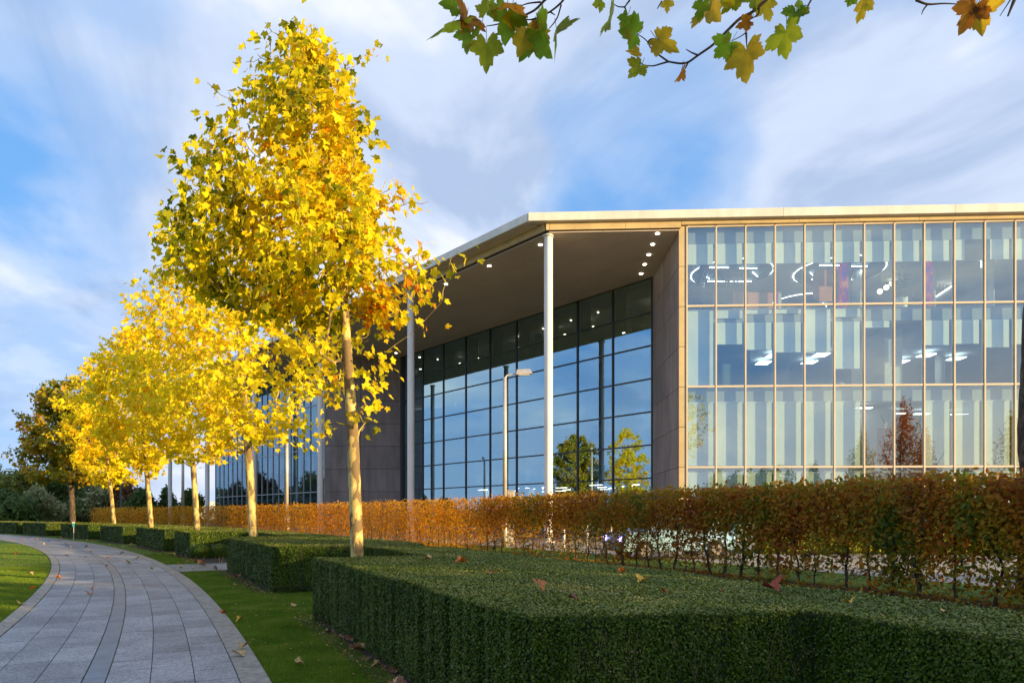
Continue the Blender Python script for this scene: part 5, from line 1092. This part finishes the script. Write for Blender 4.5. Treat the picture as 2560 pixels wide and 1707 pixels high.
for k, (px, py, s, c, lb) in enumerate(((1068, 1402, .15, 1, 'small tan leaf, farthest left on the near box hedge'), (1151, 1409, .2, 0, 'folded orange leaf beside the small tan one on the near box hedge'), (1229, 1436, .19, 0, 'flat orange leaf with raised tip, third from the left on the near box hedge'), (1349, 1480, .17, 0, 'bright rust red upright leaf in the middle of the near box hedge'), (1603, 1459, .14, 2, 'yellow leaf near the back of the near box hedge'), (1552, 1434, .13, 0, 'small red leaf at the back edge of the near box hedge'), (1932, 1480, .2, 4, 'large dark red leaf, biggest on the near box hedge'), (2122, 1512, .1, 2, 'small orange yellow leaf right of the large red one on the near box hedge'), (2363, 1537, .07, 1, 'pale cream leaf on the right part of the near box hedge'), (2546, 1550, .08, 1, 'pinkish leaf on the near box hedge at the right edge'), (1432, 1502, .09, 3, 'dark brown curled leaf behind the front edge of the near box hedge'), (1663, 1488, .07, 0, 'tiny orange leaf left of the large red leaf'), (1805, 1486, .06, 3, 'tiny brown leaf close to the large red leaf'))):
    x, y = onplane(px, py, HB); fallen(x, y, HB + .012, s * .8, c, lb, 400 + k)
for k, (px, py, s, c, lb) in enumerate(((598, 1640, .16, 1, 'large tan leaf lying across the kerb near the bottom of the picture'), (607, 1621, .13, 1, 'tan leaf on the kerb just above the largest one'), (560, 1536, .12, 0, 'rust leaf at the grass edge of the kerb'), (53, 1510, .14, 1, 'tan leaf on the inner kerb at the left'), (80, 1475, .13, 0, 'rust leaf on the inner kerb below the bend'), (147, 1450, .13, 0, 'rust leaf on the paving near the left lawn'), (76, 1436, .16, 1, 'tan leaf on the left lawn'), (500, 1411, .2, 0, 'rust leaf on the side path'), (590, 1462, .14, 1, 'tan leaf on the grass in front of the second hedge block'), (750, 1663, .1, 1, 'tan leaf on the grass at the bottom of the picture'), (737, 1514, .14, 1, 'dry leaf on the grass beside the near hedge'), (598, 1555, .1, 2, 'small yellow leaf on the grass right of the kerb'), (42, 1385, .18, 0, 'rust leaf at the far part of the left lawn'))):
    x, y = onplane(px, py, .02); fallen(x, y, .022, s, c, lb, 430 + k)
rs = np.random.RandomState(31)
for k in range(46):   # leaves gathered at the foot of the hedges
    ph = rs.uniform(25.4, 28.0) if k < 22 else rs.uniform(29.6, 44); r = 135.66 + rs.normal() * .07; x, y = pol(r, ph); fallen(x, y, .02, rs.uniform(.08, .15), rs.choice([0, 1, 3, 3]), 'brown dry leaf among those gathered on the soil at the foot of the box hedges', 500 + k, 'dry leaves at the foot of the box hedges')
for k in range(46):
    ph = rs.uniform(30, 47); r = rs.choice([rs.uniform(134.8, 135.6), rs.uniform(132, 134.4)]); x, y = pol(r, ph); fallen(x, y, .02, rs.uniform(.1, .17), rs.choice([0, 1, 1]), 'small dry leaf among those scattered over the far path and verge', 560 + k, 'dry leaves scattered along the far path')
rs = np.random.RandomState(61); n = 2600; ph = 25 + 22 * rs.rand(n) ** 1.5; r = np.where(rs.rand(n) < .72, 135.64 + rs.normal(size=n) * .10, np.where(rs.rand(n) < .5, rs.uniform(134.5, 135.6, n), rs.uniform(135.7, 137.4, n))); a_ = np.radians(ph)
p = np.c_[CX + r * np.cos(a_), CY + r * np.sin(a_), rs.uniform(.018, .035, n)]; X, Y, Zv = frames(np.c_[rs.normal(size=(n, 2)) * .35, np.ones(n)], rs); V, F = scatter(OV, FOV, p, X, Y, Zv, rs.uniform(.012, .045, n))
tag(link('leaf_litter', np_mesh('leaf_litter', V, F), M['dry']), 'small brown leaf bits strewn on the soil and grass along the hedge foot', 'leaf litter', kind='stuff')
# ================================================================== grass blades near the camera
def blades(r0, r1, p0, p1, n, seed, h=.035):
    rs = np.random.RandomState(seed); ph = p0 + (p1 - p0) * rs.rand(n) ** 1.6; r = rs.uniform(r0, r1, n); a = np.radians(ph); pos = np.c_[CX + r * np.cos(a), CY + r * np.sin(a), np.full(n, .002)]
    up = unit(rs.normal(size=(n, 3)) * (.45, .45, 0) + (0, 0, 1)); X = unit(np.cross(up, rs.normal(size=(n, 3)))); w = rs.uniform(.003, .005, n)[:, None]; hh = rs.uniform(.5, 1.2, n)[:, None] * h
    V = np.stack([pos - X * w, pos + X * w, pos + up * hh], 1).reshape(-1, 3); return V
rs = np.random.RandomState(62); n = 9000; ph = 22.6 + 20 * rs.rand(n); r = 146 + rs.normal(size=n) * .3; a_ = np.radians(ph); p = np.c_[CX + r * np.cos(a_), CY + r * np.sin(a_), rs.uniform(.01, .05, n)]; X, Y, Zv = frames(np.c_[rs.normal(size=(n, 2)) * .4, np.ones(n)], rs); V, F = scatter(OV, FOV, p, X, Y, Zv, rs.uniform(.05, .10, n)); link('litter', np_mesh('litter', V - o3, F), M['beech'], BH)['kind'] = 'stuff'
Vs = [blades(135.7, 137.45, 27.9, 29.62, 70000, 8, .03), blades(134.68, 135.7, 25.0, 29.5, 150000, 1, .03), blades(134.68, 135.7, 28, 36, 60000, 2, .035), blades(130.4, 131.84, 26.5, 34, 90000, 3, .03), blades(127.5, 131.84, 29, 42, 70000, 5, .04)]
V = np.concatenate(Vs); F = np.arange(len(V)).reshape(-1, 3); tag(link('grass_blades', np_mesh('grass_blades', V, F), M['blade']), 'short green lawn grass on both sides of the path', 'grass', kind='stuff')
print('tris', sum(len(m.polygons) for m in bpy.data.meshes), 'objects', len(bpy.data.objects))
